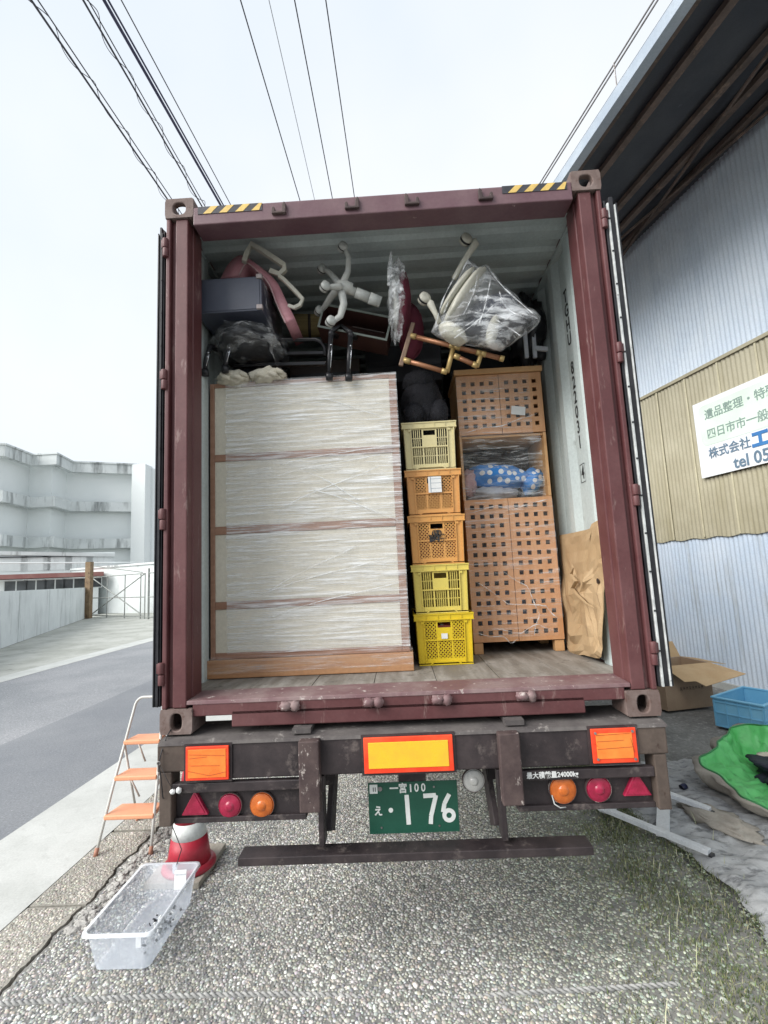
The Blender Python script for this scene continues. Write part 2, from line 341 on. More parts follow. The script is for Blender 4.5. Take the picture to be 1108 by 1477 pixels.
def keep_main(P):
    edge = -2.02+wx(P[:, 1]); right = 1.50+.28*np.sin(P[:, 1]*1.7)+.12*np.sin(P[:, 1]*5.1)
    thin = np.clip((P[:, 0]-.75)/1.0, 0, .72)
    return (P[:, 0] > edge) & (P[:, 0] < right+.15) & (RNG.random(len(P)) > thin*.75)
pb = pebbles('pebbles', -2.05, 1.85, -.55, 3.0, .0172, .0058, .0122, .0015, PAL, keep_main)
tag(pb, 'washed grey and beige pebbles set in the paving under the trailer', 'pebbles')
ps = pebbles('slab_pebbles', -2.38, -2.02, -.55, 3.0, .017, .006, .0115, .004, [(.43, .41, .36), (.38, .36, .315), (.52, .50, .44), (.34, .325, .29)], lambda P: (P[:, 0] < -2.068+wx(P[:, 1])) & (np.abs(P[:, 1]-.733) > .02) & (np.abs(P[:, 1]-1.612) > .02), .30)
tag(ps, 'small tan pebbles in the narrow slabs beside the gutter', 'pebbles')
# broken bits along the open crack
rub = thing('rubble', (-1.93, 1.1, 0), 'broken concrete bits scattered along the open crack by the step stool', 'rubble'); rub['kind'] = 'stuff'
b = MB()
for i in range(260):
    y = random.uniform(.5, 1.75); x = -1.99+wx([y])[0]+abs(random.gauss(0, .07)); s = random.uniform(.008, .03)
    b.blob((x, y, s*.25), (s, s*random.uniform(.6, 1), s*.45), .5, 2, 7, 5, Euler((random.uniform(-.4, .4), random.uniform(-.4, .4), random.uniform(0, 6))).to_matrix(), i)
b.build('chunks', pm('broken_concrete', (.46, .45, .42), (.34, .33, .31), 9, rough=.95, bmp=.5), rub)
rub.children[0]['kind'] = 'stuff'

# grass and moss at the pavement's right edge
def grass(name, pts, h0, h1, palette):
    n = len(pts); h = RNG.uniform(h0, h1, n); a = RNG.uniform(0, 2*np.pi, n); lean = RNG.uniform(.15, .95, n)*h; wd = RNG.uniform(.0012, .0028, n)
    dx, dy = np.cos(a), np.sin(a); px, py = -dy*wd, dx*wd
    def ring(f, s): return np.stack([pts[:, 0]+dx*lean*f**1.7, pts[:, 1]+dy*lean*f**1.7, h*f*(1-.25*f*lean/h)], -1), np.stack([px*s, py*s, 0*px], -1)
    V = []
    for f, s in ((0, 1), (.5, .8), (.85, .45)):
        c, o = ring(f, s); V += [c-o, c+o]
    c, _ = ring(1, 0); V.append(c)
    V = np.stack(V, 1).reshape(-1, 3); q = np.array([(0, 1, 3), (0, 3, 2), (2, 3, 5), (2, 5, 4), (4, 5, 6)]); F = (np.arange(n)[:, None, None]*7+q[None]).reshape(-1, 3)
    pal = np.array(palette); col = pal[RNG.integers(0, len(pal), n)]*RNG.uniform(.6, 1.3, (n, 1))
    return np_mesh(name, V, F, np.repeat(col, 7, 0), attr_mat(name+'_blade', .6), smooth=False)
G = []
while len(G) < 19000:
    y = random.uniform(-.5, 2.9); c = 1.52+.28*math.sin(y*1.7)*.5+.10*math.sin(y*5.1)-.06*max(0, .6-y)
    if y > 1.2: c = 1.48+(y-1.2)*.13
    x = random.gauss(c, .30 if y < 1.2 else .17)
    if x > c+.26: continue
    d = mnoise.noise(Vector((x*4, y*4, 3)))*.5+.5+.3*mnoise.noise(Vector((x*13, y*13, 5)))
    if random.random() < d*1.25-.12: G.append((x, y))
gr = grass('grass', np.array(G), .006, .030, [(.11, .15, .055), (.15, .18, .075), (.20, .21, .10), (.075, .11, .045), (.27, .26, .15)])
tag(gr, 'thin green and straw grass growing through the pebbles', 'grass')
G2 = np.array([(random.gauss(1.45, .25), random.uniform(-.3, 1.5)) for _ in range(110)])
g2 = grass('dry_grass', G2, .05, .12, [(.42, .42, .28), (.34, .36, .22)])
tag(g2, 'pale dry grass stalks arching over the shorter green grass', 'grass')
# twisted rope half sunk in the paving
rp_ = thing('twisted_rope', (-.5, .04, 0), 'grey twisted rope lying half buried across the pebbles', 'rope')
for k in range(2):
    b = MB(); pts = []; n = 420
    for i in range(n+1):
        u = i/n; x = -2.0+3.17*u; y = .035+.02*math.sin(u*5)+.10*max(0, u-.72)*1.3; ph = u*2*math.pi*52+k*math.pi
        z = .008-.022*math.exp(-((u-.62)/.12)**2)
        pts.append((x, y+.0065*math.cos(ph), z+.0065*math.sin(ph)))
    b.tube(pts, .0066, 6); b.build('strand', pm('grey_rope%d' % k, (.40, .40, .385), (.27, .27, .265), 20, rough=.9, bmp=.5, bs=200), rp_, True)

# ------------------------------------------------------------------ warehouse on the right
A12 = rad(12.3); WD = Vector((-math.sin(A12), math.cos(A12), 0)); WN = Vector((-math.cos(A12), -math.sin(A12), 0)); WP = Vector((4.753, 5.381, 0))
wh = thing('warehouse', WP, 'corrugated metal warehouse with a deep dark eave beside the truck', 'warehouse')
K['blue_sheet'] = pm('pale_blue_sheet', (.57, .66, .76), (.64, .72, .80), 1.2, rough=.55, c3=(.42, .50, .59), s3=5, lo3=.56, hi3=.75, st3=(1, 1, .1), bmp=.05)
K['khaki_sheet'] = pm('khaki_plastic_sheet', (.38, .35, .245), (.45, .42, .305), 1.5, rough=.5, c3=(.30, .27, .17), s3=3, lo3=.5, hi3=.8, st3=(1, 1, .15), bmp=.05)
K['low_sheet'] = pm('faded_blue_sheet', (.54, .64, .76), (.62, .70, .79), 1.2, rough=.6, c3=(.36, .39, .40), s3=6, lo3=.56, hi3=.75, st3=(1, 1, .1), bmp=.05)
def corrugated(name, u0, u1, z0, z1, off, mat_, pitch=.076, amp=.009, wav=None):
    b = MB(); n = int((u1-u0)/pitch*6)
    def p(i, z): u = u0+(u1-u0)*i/n; return WP+WD*u+WN*(off+amp*math.cos(u/pitch*2*math.pi))+Vector((0, 0, z+(wav(u) if wav and z == z0 else 0)))
    v = [p(i, z) for z in (z0, z1) for i in range(n+1)]
    b.add(v, [(i+1, i, n+1+i, n+2+i) for i in range(n)]); return b.build(name, mat_, wh, True)
corrugated('upper_wall', -9, 9, 4.86, 7.75, .02, K['blue_sheet'])
corrugated('middle_wall', -9, 9, 2.25, 4.90, -.005, K['khaki_sheet'], wav=lambda u: .012*math.sin(u*14))
corrugated('lower_wall', -9, 9, 0.0, 2.32, -.03, K['low_sheet'])
K['seam'] = pm('pale_seam', (.60, .56, .40), (.5, .46, .32), 6, rough=.5, bmp=0)
for u, z0, z1 in [(-.13+.62*k, 2.27, 4.86) for k in range(-6, 6)]:
    q = WP+WD*u+WN*.011; MB().bar(q+Vector((0, 0, z0)), q+Vector((0, 0, z1)), .030, .006, WN).build('lap_seam', K['seam'], wh)
q = WP+WN*.02; MB().bar(q+WD*-9+Vector((0, 0, 4.875)), q+WD*9+Vector((0, 0, 4.875)), .02, .05).build('flashing', K['khaki_sheet'], wh)
MB().bar(WP+WD*-9+WN*-.06+Vector((0, 0, .02)), WP+WD*9+WN*-.06+Vector((0, 0, .02)), .14, .1).build('footing', K['gutter'], wh)
# roof: soffit falls from the wall top to the gutter
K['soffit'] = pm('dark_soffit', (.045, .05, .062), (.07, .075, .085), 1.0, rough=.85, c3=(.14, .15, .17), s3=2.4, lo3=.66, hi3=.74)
K['purlin'] = pm('rusty_purlin', (.135, .10, .085), (.09, .07, .06), 4, rough=.8, c3=(.22, .15, .11), s3=10, lo3=.55, hi3=.7)
K['gut'] = pm('painted_gutter', (.34, .40, .47), (.42, .48, .54), 2, rough=.5)
def rfp(u, d, dz=0): return WP+WD*u+WN*d+Vector((0, 0, 7.66-.42*d/2.5+dz))
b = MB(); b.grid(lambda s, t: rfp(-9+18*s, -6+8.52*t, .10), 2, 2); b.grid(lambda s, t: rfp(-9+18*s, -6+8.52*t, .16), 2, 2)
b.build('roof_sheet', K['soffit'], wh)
for d in (.30, .72, 1.15, 1.95, 2.38):
    MB().bar(rfp(-9, d, .03), rfp(9, d, .03), .09, .07).build('purlin', K['purlin'], wh)
for a_, c_ in (((1.05, .1), (-3.6, 1.2)), ((3.3, 1.15), (-2.6, .12))):
    MB().cyl(rfp(a_[0], a_[1], -.05), rfp(c_[0], c_[1], -.05), .022, None, 8).build('brace_rod', K['purlin'], wh)
b = MB(); b.bar(rfp(-9, 2.53, -.02), rfp(9, 2.53, -.02), .12, .15); b.build('gutter', K['gut'], wh)
for dz in (.30, .36): MB().cyl(rfp(-9, 2.58, dz), rfp(9, 2.58, dz), .010, None, 6).build('edge_cable', K['steel'], wh)
for u in (-4.2, -2.4, -.6, 1.2, 3.0):
    MB().cyl(rfp(u, 2.58, .02), rfp(u, 2.58, .38), .008, None, 6).build('stanchion', K['steel'], wh)
# company sign on the khaki band
sg = thing('company_sign', WP+WD*-.9+WN*.05+Vector((0, 0, 3.75)), 'white company sign board with green panel and blue lettering on the khaki wall', 'sign')
so = lambda u, z, d=.0: WP+WD*u+WN*(.055+d)+Vector((0, 0, z))
K['signw'] = pm('sign_white', (.78, .80, .82), (.74, .77, .80), 2, rough=.35, fine=.05, bmp=0)
K['signg'] = pm('sign_green', (.62, .76, .64), (.70, .82, .72), 2, rough=.35, fine=.05, bmp=0)
K['blue_ink'] = pm('blue_lettering', (.045, .17, .42), (.05, .2, .46), 5, rough=.5, fine=.05, bmp=0)
K['grey_ink'] = pm('grey_green_lettering', (.22, .30, .27), (.25, .33, .3), 5, rough=.5, fine=.05, bmp=0)
K['slate_ink'] = pm('slate_lettering', (.13, .20, .27), (.15, .22, .3), 5, rough=.5, fine=.05, bmp=0)
SX = -WD
b = MB(); b.prism([(0, 3.167), (2.9, 3.167), (2.9, 4.343), (0, 4.343)], WP+WD*-.265, SX, (0, 0, 1), .02, .05); b.build('board', K['signw'], sg)
rr_ = [(.09+.10*(1-math.cos(t)), 3.66+.10*(1-math.sin(t))) for t in [i*math.pi/12 for i in range(7)]]
rr2 = [(.09+.10*(1-math.sin(t)), 4.27-.10*(1-math.cos(t))) for t in [i*math.pi/12 for i in range(7)]]
poly = list(reversed(rr_))
poly = [(.19, 3.64)]+[(.19-.1*math.sin(t), 3.74-.1*math.cos(t)) for t in [i*math.pi/12 for i in range(1, 7)]]+[(.19-.1*math.cos(t), 4.17+.1*math.sin(t)) for t in [i*math.pi/12 for i in range(0, 7)]]+[(2.8, 4.27), (2.8, 3.64)]
b = MB(); b.prism(list(reversed(poly)), WP+WD*-.265, SX, (0, 0, 1), .05, .054); b.build('green_panel', K['signg'], sg)
def sgt(nm, body, size, m_, u, z, bold=0, sx=1): text(nm, body, size, m_, sg, WP+WD*(-.265)+SX*u+WN*.056+Vector((0, 0, z)), SX, (0, 0, 1), .002, 'LEFT', sx, bold)
sgt('lettering', '遺品整理・特殊清掃', .165, K['grey_ink'], .20, 4.10, .002)
sgt('lettering', '四日市市一般廃棄', .165, K['grey_ink'], .20, 3.80, .002)
sgt('lettering', '株式会社', .175, K['slate_ink'], .185, 3.50, .002)
sgt('lettering', 'エコ', .285, K['blue_ink'], .885, 3.50, .012)
sgt('lettering', 'tel 052', .24, K['slate_ink'], .58, 3.27, .004)

# ------------------------------------------------------------------ left: wall, gate, school, shed
K['stain'] = pm('stained_white_concrete', (.72, .76, .76), (.62, .66, .66), .7, rough=.85, c3=(.34, .36, .36), s3=1.6, lo3=.54, hi3=.78, st3=(1, 1, .22), bmp=.1)
K['school'] = pm('school_white', (.80, .84, .84), (.74, .79, .79), .15, rough=.8, c3=(.66, .71, .71), s3=.5, lo3=.6, hi3=.8, st3=(1, 1, .3), bmp=0)
K['band'] = pm('stained_band', (.60, .64, .64), (.72, .76, .76), .5, rough=.85, c3=(.25, .27, .27), s3=.9, lo3=.52, hi3=.66, st3=(1, 1, .16), bmp=0)
K['glass'] = pm('dark_window_glass', (.055, .065, .07), (.10, .11, .12), 1, rough=.12, bmp=0)
K['redroof'] = pm('dull_red_fascia', (.28, .12, .11), (.34, .18, .16), 1, rough=.7, bmp=0)
cw = thing('concrete_wall', (-14, 14.4, 0), 'stained grey concrete block wall running along the far side of the road', 'wall')
p0, p1 = Vector((-9.1, 3.4, 0)), Vector((-21.0, 29.9, 0)); d = (p1-p0).normalized(); nn = Vector((d.y, -d.x, 0)); Ln = (p1-p0).length
k = 0; u = 0
while u < Ln-.1:
    u2 = min(u+4.6, Ln); a, c = p0+d*u, p0+d*(u2-.05)
    MB().bar(a+Vector((0, 0, .98)), c+Vector((0, 0, .98)), .18, 1.96).build('wall_panel', K['stain'], cw)
    MB().bar(c+d*.025+Vector((0, 0, 0)), c+d*.025+Vector((0, 0, 1.94)), .1, .05, d).build('joint_post', K['band'], cw); u = u2
gt = thing('pipe_gate', (-18, 28, 0), 'thin pipe gate with crossed braces and a rusty tall post', 'gate')
K['rustpost'] = pm('rusty_ochre_post', (.22, .15, .085), (.30, .22, .14), 3, rough=.85, c3=(.10, .06, .04), s3=6, lo3=.5, hi3=.65)
K['pipe'] = pm('dull_pipe', (.30, .32, .30), (.22, .23, .22), 4, rough=.6)
gp = at(127, 892, 28.6); MB().box((gp.x, gp.y, 1.8), (.34, .34, 3.6)).build('gate_post', K['rustpost'], gt)
ga, gb = Vector((-20.8, 29.9, 0)), Vector((-14.9, 25.7, 0))
def gpt(u, z): return ga.lerp(gb, u)+Vector((0, 0, z))
for u0, z0, u1, z1 in ((0, 2.62, 1, 2.62), (0, 1.25, 1, 1.25), (0, .12, 1, .12), (0, .12, 1, 2.62), (0, 2.62, 1, .12), (.0, 3.4, .95, 2.7)):
    MB().cyl(gpt(u0, z0), gpt(u1, z1), .035, None, 6).build('gate_rail', K['pipe'], gt)
for u in (.33, .66, .93, 1.0): MB().cyl(gpt(u, 0), gpt(u, 2.62), .035, None, 6).build('gate_upright', K['pipe'], gt)
MB().cyl(gpt(1.06, 0), gpt(1.06, 2.9), .06, None, 8).build('gate_upright', K['pipe'], gt)
for z in (2.62, 1.25, .12): MB().cyl(gpt(1.06, z), gpt(1.9, z), .035, None, 6).build('gate_rail', K['pipe'], gt)
# wall beyond the gate
fw = thing('yard_wall', (-22, 36, 0), 'white stained yard wall behind the pipe gate', 'wall')
a, c = at(120, 880, 36), at(262, 872, 30)
MB().bar((a.x-3, a.y+1, 1.7), (c.x, c.y, 1.7), .25, 3.4).build('wall_panel', K['stain'], fw)
MB().bar((a.x-3, a.y+1, 3.45), (c.x, c.y, 3.45), .45, .14).build('coping', K['band'], fw)
# school
sc = thing('school_building', (-35, 44, 0), 'white three storey concrete school building with stained ledges', 'building')
FP = [atz(*q, 14.3) for q in ((199, 671), (105, 667), (82, 655), (47, 657), (8, 642), (-30, 640))]
FP = [Vector((p.x, p.y, 0)) for p in FP]
def offset(pts, back):
    R_ = []; N_ = []
    for a, c in zip(pts[:-1], pts[1:]): d = (c-a).normalized(); N_.append(Vector((-d.y, d.x, 0)))
    for i, p in enumerate(pts):
        n0, n1 = N_[max(i-1, 0)], N_[min(i, len(N_)-1)]; m = (n0+n1).normalized(); R_.append(p-m*(back/max(.35, m.dot(n0))))
    return R_
def ribbon(pts, z0, z1, back, name, m_, parent, th=.5):
    b = MB(); A_, B_ = offset(pts, back), offset(pts, back+th); U = lambda p, z: Vector((p.x, p.y, z)); n = len(A_)
    v = [U(p, z) for P_ in (A_, B_) for z in (z0, z1) for p in P_]
    f = []
    for i in range(n-1): f += [(i+1, i, n+i, n+i+1), (n+i, 3*n+i, 3*n+i+1, n+i+1), (i, i+1, 2*n+i+1, 2*n+i), (2*n+i, 2*n+i+1, 3*n+i+1, 3*n+i)]
    f += [(0, 2*n, 3*n, n), (n-1, 2*n-1, 4*n-1, 3*n-1)]
    b.add(v, f); return b.build(name, m_, parent)
ribbon(FP, 0, 13.9, .75, 'wall', K['school'], sc)
for z in (13.35, 9.45, 5.75): ribbon(FP, z, z+.95, 0, 'ledge', K['band'], sc)
ribbon(FP, 14.3, 14.45, -.10, 'parapet_cap', K['band'], sc)
b = MB(); a = FP[0]; MB().bb(a.x-.45, a.x+.95, a.y-.3, a.y+1.2, 0, 14.32).build('end_pillar', K['school'], sc)
MB().bb(a.x+.95, a.x+1.15, a.y+.9, a.y+9, 0, 14.1).build('side_wall', K['school'], sc)
for z in (10.6, 7.0, 3.2):
    f = MB().bb(a.x+1.152, a.x+1.25, a.y+2.0, a.y+5.6, z, z+2.4).build('window', K['redroof'] if z < 8 else K['school'], sc)
    MB().bb(a.x+1.252, a.x+1.27, a.y+2.2, a.y+5.4, z+.15, z+2.2).build('pane', K['glass'], f)
MB().bb(-75, a.x+1, a.y+1.6, a.y+14, 0, 13.8).build('block', K['school'], sc)
# lower white wing
lw = thing('low_annex', (-32, 37, 0), 'long low white annex with recessed windows below the school', 'building')
a, c = at(-30, 775, 33), at(165, 805, 38)
dv = Vector((c.x-a.x, c.y-a.y, 0)); dl = dv.length; du = dv.normalized(); ns = Vector((du.y, -du.x, 0))
MB().bar((a.x, a.y, 2.4), (c.x, c.y, 2.4), 1.2, 4.8).build('wall', K['school'], lw)
MB().bar((a.x, a.y, 4.9), (c.x, c.y, 4.55), 1.5, .28).build('eave', K['band'], lw)
for k in range(5):
    q = Vector((a.x, a.y, 0))+du*(dl*(.24+.16*k))+ns*.62
    f = MB().box(q+Vector((0, 0, 4.0)), (1.9, .06, 1.1), Matrix((du, ns, Vector((0, 0, 1)))).transposed()).build('window', K['stain'], lw)
    MB().box(q+ns*.05+Vector((0, 0, 4.52)), (1.95, .12, .09), Matrix((du, ns, Vector((0, 0, 1)))).transposed()).build('dark_strip', K['glass'], lw)  # dark strip across the top of the window panel
# shed with red fascia, ribbon of windows above the wall
sh = thing('shed', (-26, 31.5, 0), 'low shed with dull red roof edge and a row of small windows behind the wall', 'shed')
a, c = at(-25, 826, 29), at(143, 828, 33)
dv = Vector((c.x-a.x, c.y-a.y, 0)); dl = dv.length; du = dv.normalized(); ns = Vector((du.y, -du.x, 0)); RM = Matrix((du, ns, Vector((0, 0, 1)))).transposed(); o0 = Vector((a.x, a.y, 0))
MB().box(o0+du*dl/2-ns*1.5+Vector((0, 0, 1.35)), (dl, 2.8, 2.7), RM).build('wall', K['school'], sh)
MB().box(o0+du*dl/2-ns*1.0+Vector((0, 0, 2.92)), (dl+.5, 3.2, .30), RM).build('roof', K['redroof'], sh)
for k in range(5):
    q = o0+du*(dl*(.27+.165*k))-ns*.08
    f = MB().box(q+Vector((0, 0, 2.3)), (1.35, .06, .75), RM).build('window', K['stain'], sh)
    for e in (-.33, .33): MB().box(q+du*e+ns*.03+Vector((0, 0, 2.3)), (.58, .03, .64), RM).build('pane', K['glass'], f)
# water pipes on the annex roof
MB().cyl(o0+du*.2+ns*.0+Vector((0, 0, 3.9)), o0+du*dl*1.35+Vector((0, 0, 3.7)), .05, None, 6).build('roof_pipe', K['school'], sh)

# ------------------------------------------------------------------ overhead lines (real lines at 7.5 to 8.5 m along the road)
K['cable'] = pm('dark_cable', (.06, .065, .08), (.10, .10, .12), 3, rough=.6, bmp=0)
K['cable_blue'] = pm('blue_black_cable', (.055, .06, .12), (.08, .085, .15), 3, rough=.6, bmp=0)
K['cable_pale'] = pm('faded_wire', (.42, .45, .48), (.5, .52, .55), 3, rough=.6, bmp=0)
def line(q0, q1, Z, r, m_, label, spiral=0, twin=0):
    a, c = atz(*q0, Z), atz(*q1, Z); d = (c-a); a2, c2 = a-d*4, c+d*12
    t = thing('overhead_line', ((a+c)/2), label, 'cable', 'lines above the road')
    n = 40; L_ = (c2-a2).length
    P_ = [a2.lerp(c2, i/n) for i in range(n+1)]
    MB().tube(P_, r, 6).build('wire', m_, t, True)
    if twin:
        x = d.cross(Vector((0, 0, 1))).normalized()*twin
        MB().tube([p+x+Vector((0, 0, .02)) for p in P_], r*.6, 6).build('wire', m_, t, True)
    if spiral:
        x = d.cross(Vector((0, 0, 1))).normalized(); pts = []; m = 600
        s0, s1 = a-d*1.2, c+d*3
        for i in range(m):
            u = i/m; p = s0.lerp(s1, u); ph = u*(s1-s0).length*2*math.pi/.62
            rr = .045+.035*mnoise.noise(Vector((u*30, spiral, 0)))
            pts.append(p+x*(rr*math.cos(ph)+.02)+Vector((0, 0, rr*math.sin(ph))))
        MB().tube(pts, .004, 4).build('coiled_tie_wire', K['cable'], t, True)
line((45, 0), (240, 285), 7.5, .011, K['cable'], 'leftmost dark overhead cable wrapped in a coiled tie wire', 1, .05)
line((120, 0), (287, 290), 7.5, .010, K['cable'], 'second overhead cable with loose coils, beside the thick blue cable', 2, .035)
line((150, 0), (315, 290), 7.5, .016, K['cable_blue'], 'thickest blue black overhead cable', 0, .03)
line((175, 0), (330, 290), 7.5, .006, K['cable'], 'thin overhead wire just beside the thick blue cable')
line((347, 0), (430, 280), 8.5, .008, K['cable'], 'single dark wire crossing the sky above the hazard stripes, first of four')
line((388, 0), (452, 280), 8.5, .005, K['cable_pale'], 'faint pale wire crossing the middle of the sky')
line((425, 0), (478, 278), 8.5, .008, K['cable'], 'dark wire between the faint pale wire and the rightmost wire')
line((470, 0), (510, 275), 8.5, .008, K['cable'], 'rightmost dark wire crossing the open sky')

# ================================================================== SHIPPING CONTAINER
ZC = 1.2; ZT = ZC+2.896; ZF = 1.36; CL = 12.19
ct = thing('shipping_container', (0, 0, ZC), 'maroon high cube shipping container with rear doors swung open, loaded to the roof', 'container')
def casting(x0, x1, z0, z1, top):
    b = MB(); cx, cz = (x0+x1)/2, (z0+z1)/2-.002; hx, hz = .0285 if not top else .036, .041 if not top else .036; n = 28; F, H, Bk = [], [], []
    for i in range(n):
        t = 2*math.pi*i/n; c, s = math.cos(t), math.sin(t)
        k = min((x1-x0)/2/max(abs(c), 1e-6), (z1-z0)/2/max(abs(s), 1e-6))
        ox, oz = cx+c*k, (z0+z1)/2+s*k
        rx = min(abs(ox-x0), abs(ox-x1)); rz = min(abs(oz-z0), abs(oz-z1))
        F.append((ox, 0, oz)); e = 2.6
        q = (abs(c)**e+abs(s)**e)**(-1/e); H.append((cx+hx*q*c, 0.0, cz+hz*q*s)); Bk.append((cx+hx*q*c, .034, cz+hz*q*s))
    b.add(F+H+Bk, [(i, (i+1) % n, n+(i+1) % n, n+i) for i in range(n)]+[(n+i, n+(i+1) % n, 2*n+(i+1) % n, 2*n+i) for i in range(n)])
    t = .03
    b.bb(x0, x0+t, .0005, .178, z0, z1).bb(x1-t, x1, .0005, .178, z0, z1).bb(x0+t, x1-t, .15, .178, z0, z1).bb(x0+t, x1-t, .0005, .15, z0, z0+.016)
    if not top: b.bb(x0+t, x1-t, .0005, .15, z1-.02, z1)
    else: b.bb(x0+t, x1-t, .12, .15, z1-.02, z1)
    # corner points of the front face
    for X in (x0, x1):
        for Z in (z0, z1): pass
    return b
for sx in (-1, 1):
    xa, xb = (-1.219, -1.057) if sx < 0 else (1.057, 1.219)
    casting(xa, xb, ZC, ZC+.118, False).build('corner_casting', K['casting'], ct, False, .006)
    casting(xa, xb, ZT-.118, ZT, True).build('corner_casting', K['casting'], ct, False, .006)
    # corner post: hinge-side rib, recessed channel, flat inner face
    b = MB(); X = lambda v: sx*v
    def bbx(v0, v1, *r): b.bb(min(X(v0), X(v1)), max(X(v0), X(v1)), *r)
    bbx(1.19, 1.214, .006, .075, ZC+.118, ZT-.118); bbx(1.160, 1.191, .035, .075, ZC+.118, ZT-.118); bbx(1.092, 1.162, .012, .135, ZC+.12, ZT-.12); bbx(1.085, 1.205, .075, .19, ZC+.12, ZT-.12)
    b.build('corner_post', K['maroon'], ct, False, .006)
    for z in (3.80, 3.03, 2.27, 1.49):
        h = MB(); h.cyl((X(1.214), .004, z-.055), (X(1.214), .004, z-.004), .0165, None, 12); h.cyl((X(1.216), .004, z+.000), (X(1.216), .004, z+.055), .0165, None, 12); h.bb(min(X(1.21), X(1.24)), max(X(1.21), X(1.24)), .0, .016, z+.002, z+.05)
        h.build('hinge', K['maroon'], ct, True, .003)
    for z in (1.44, 1.95, 2.46, 2.98, 3.5):
        b = MB(); b.tube([(X(1.165), .235, z+.02), (X(1.14), .23, z+.012), (X(1.128), .232, z-.005), (X(1.14), .234, z-.02), (X(1.165), .235, z-.022)], .0055, 6); b.build('lashing_ring', K['lining'], ct, True)
# header with dark recessed soffit
b = MB(); b.prism([(0.0, 3.925), (0.0, 4.030), (.03, 4.055), (.13, 4.06), (.14, 3.925)], (-1.058, 0, 0), (0, 1, 0), (0, 0, 1), 0, 2.116)
b.build('header', K['header'], ct, False, .006)
for x, f in ((-.569, -1), (-.16, -1), (.173, 1), (.58, 1)):
    b = MB(); b.prism([(-.040, 0), (.040, 0), (.040, .058), (.031, .070), (.020, .056), (.016, .014), (-.020, .014), (-.022, .036), (-.031, .044), (-.040, .034)] if f < 0 else [(-.040, 0), (.040, 0), (.040, .034), (.031, .044), (.022, .036), (.020, .014), (-.016, .014), (-.020, .056), (-.031, .070), (-.040, .058)], (x, 0, 3.950), (1, 0, 0), (0, 0, 1), .0, .020)
    b.build('cam_keeper', K['pillar'], ct, False, .004)  # darker steel puts the keepers' shading into their colour
    b = MB(); b.blob((x-.02, -.014, 1.318), (.030, .022, .021), .35, 3, 12, 8, None, int(x*50)); b.blob((x+.025, -.012, 1.316), (.024, .02, .026), .35, 3, 12, 8, None, int(x*90)); b.bb(x-.045, x+.045, -.008, .004, 1.296, 1.336)
    b.build('cam_keeper', K['maroon_worn'], ct, True)
# hazard stripes on the header ends
for x0, x1 in ((-1.03, -.665), (.675, 1.03)):
    hz = MB().bb(x0, x1, -.003, .004, 3.987, 4.032).build('hazard_strip', K['black'], ct)
    n = 4
    for i in range(n):
        xa = x0+.03+i*(x1-x0)/n; xe = min(xa+.048, x1)
        p = [(xa, 3.988), (min(xa+.044, x1), 3.988), (min(xa+.085, x1), 4.031), (min(xa+.044, x1-.001), 4.031)]
        MB().prism(p, (0, 0, 0), (1, 0, 0), (0, 0, 1), .003, .0042).build('yellow_stripe', K['yellow'], hz)
# sill with the notched ends
b = MB(); b.bb(-.865, .865, .012, .10, 1.222, 1.3); b.bb(-1.06, 1.06, .012, .09, 1.278, 1.352)
b.build('sill', K['maroon'], ct, False, .005)
b = MB(); b.prism([(.008, 1.335), (.012, 1.354), (.2, 1.362), (.2, 1.335)], (-1.09, 0, 0), (0, 1, 0), (0, 0, 1), 0, 2.18); b.build('sill_plate', K['maroon_worn'], ct, False, .003)
# floor boards
for i in range(7):
    x0 = -1.165+i*2.33/7; b = MB(); n = 6
    for k in range(3):
        b.bb(x0+.002, x0+2.33/7-.002, .202+k*4.0, .2+(k+1)*4.0-.003, ZF-.03, ZF+.0015*((i*3+k) % 2))
    b.build('floor_board', K['floor'], ct)
# side walls (inside pale, outside maroon)
def corr_profile(L_):
    pts = [(.19, 1)]; y = .30; pts.append((y, 1)); pts += [(.33, .55), (.40, .55), (.43, 1), (.50, 1), (.555, 0), (.70, 0), (.755, 1), (.83, 1)]; y = .83
    while y < L_:
        for dy, s in ((.068, 0), (.072+.04, 0), (.068, 1), (.070, 1)): y += dy; pts.append((y, s))
    return pts
CP = corr_profile(CL-.2)
for sx in (-1, 1):
    b = MB(); n = len(CP)
    for off, mi in ((0, 0), (.004, 1)):
        v = [(sx*(1.170+.036*(1-s)+off), y, z) for z in (ZF-.02, 4.04) for y, s in CP]
        b.add(v, [((i, i+1, n+i+1, n+i) if (sx < 0) == (mi == 0) else (i+1, i, n+i, n+i+1)) for i in range(n-1)], mi)
    b.build('side_wall', [K['lining'], K['maroon']], ct)
    MB().bb(min(sx*1.1705, sx*1.219), max(sx*1.1705, sx*1.219), .178, CL, 4.0525, 4.092).build('top_rail', K['maroon'], ct)
    MB().bb(min(sx*1.164, sx*1.2125), max(sx*1.164, sx*1.2125), .19, CL-.1, 4.032, 4.052).build('wall_cap', K['lining'], ct)
    MB().bb(min(sx*1.17, sx*1.219), max(sx*1.17, sx*1.219), .178, CL, ZC+.02, ZF-.005).build('bottom_rail', K['maroon'], ct)
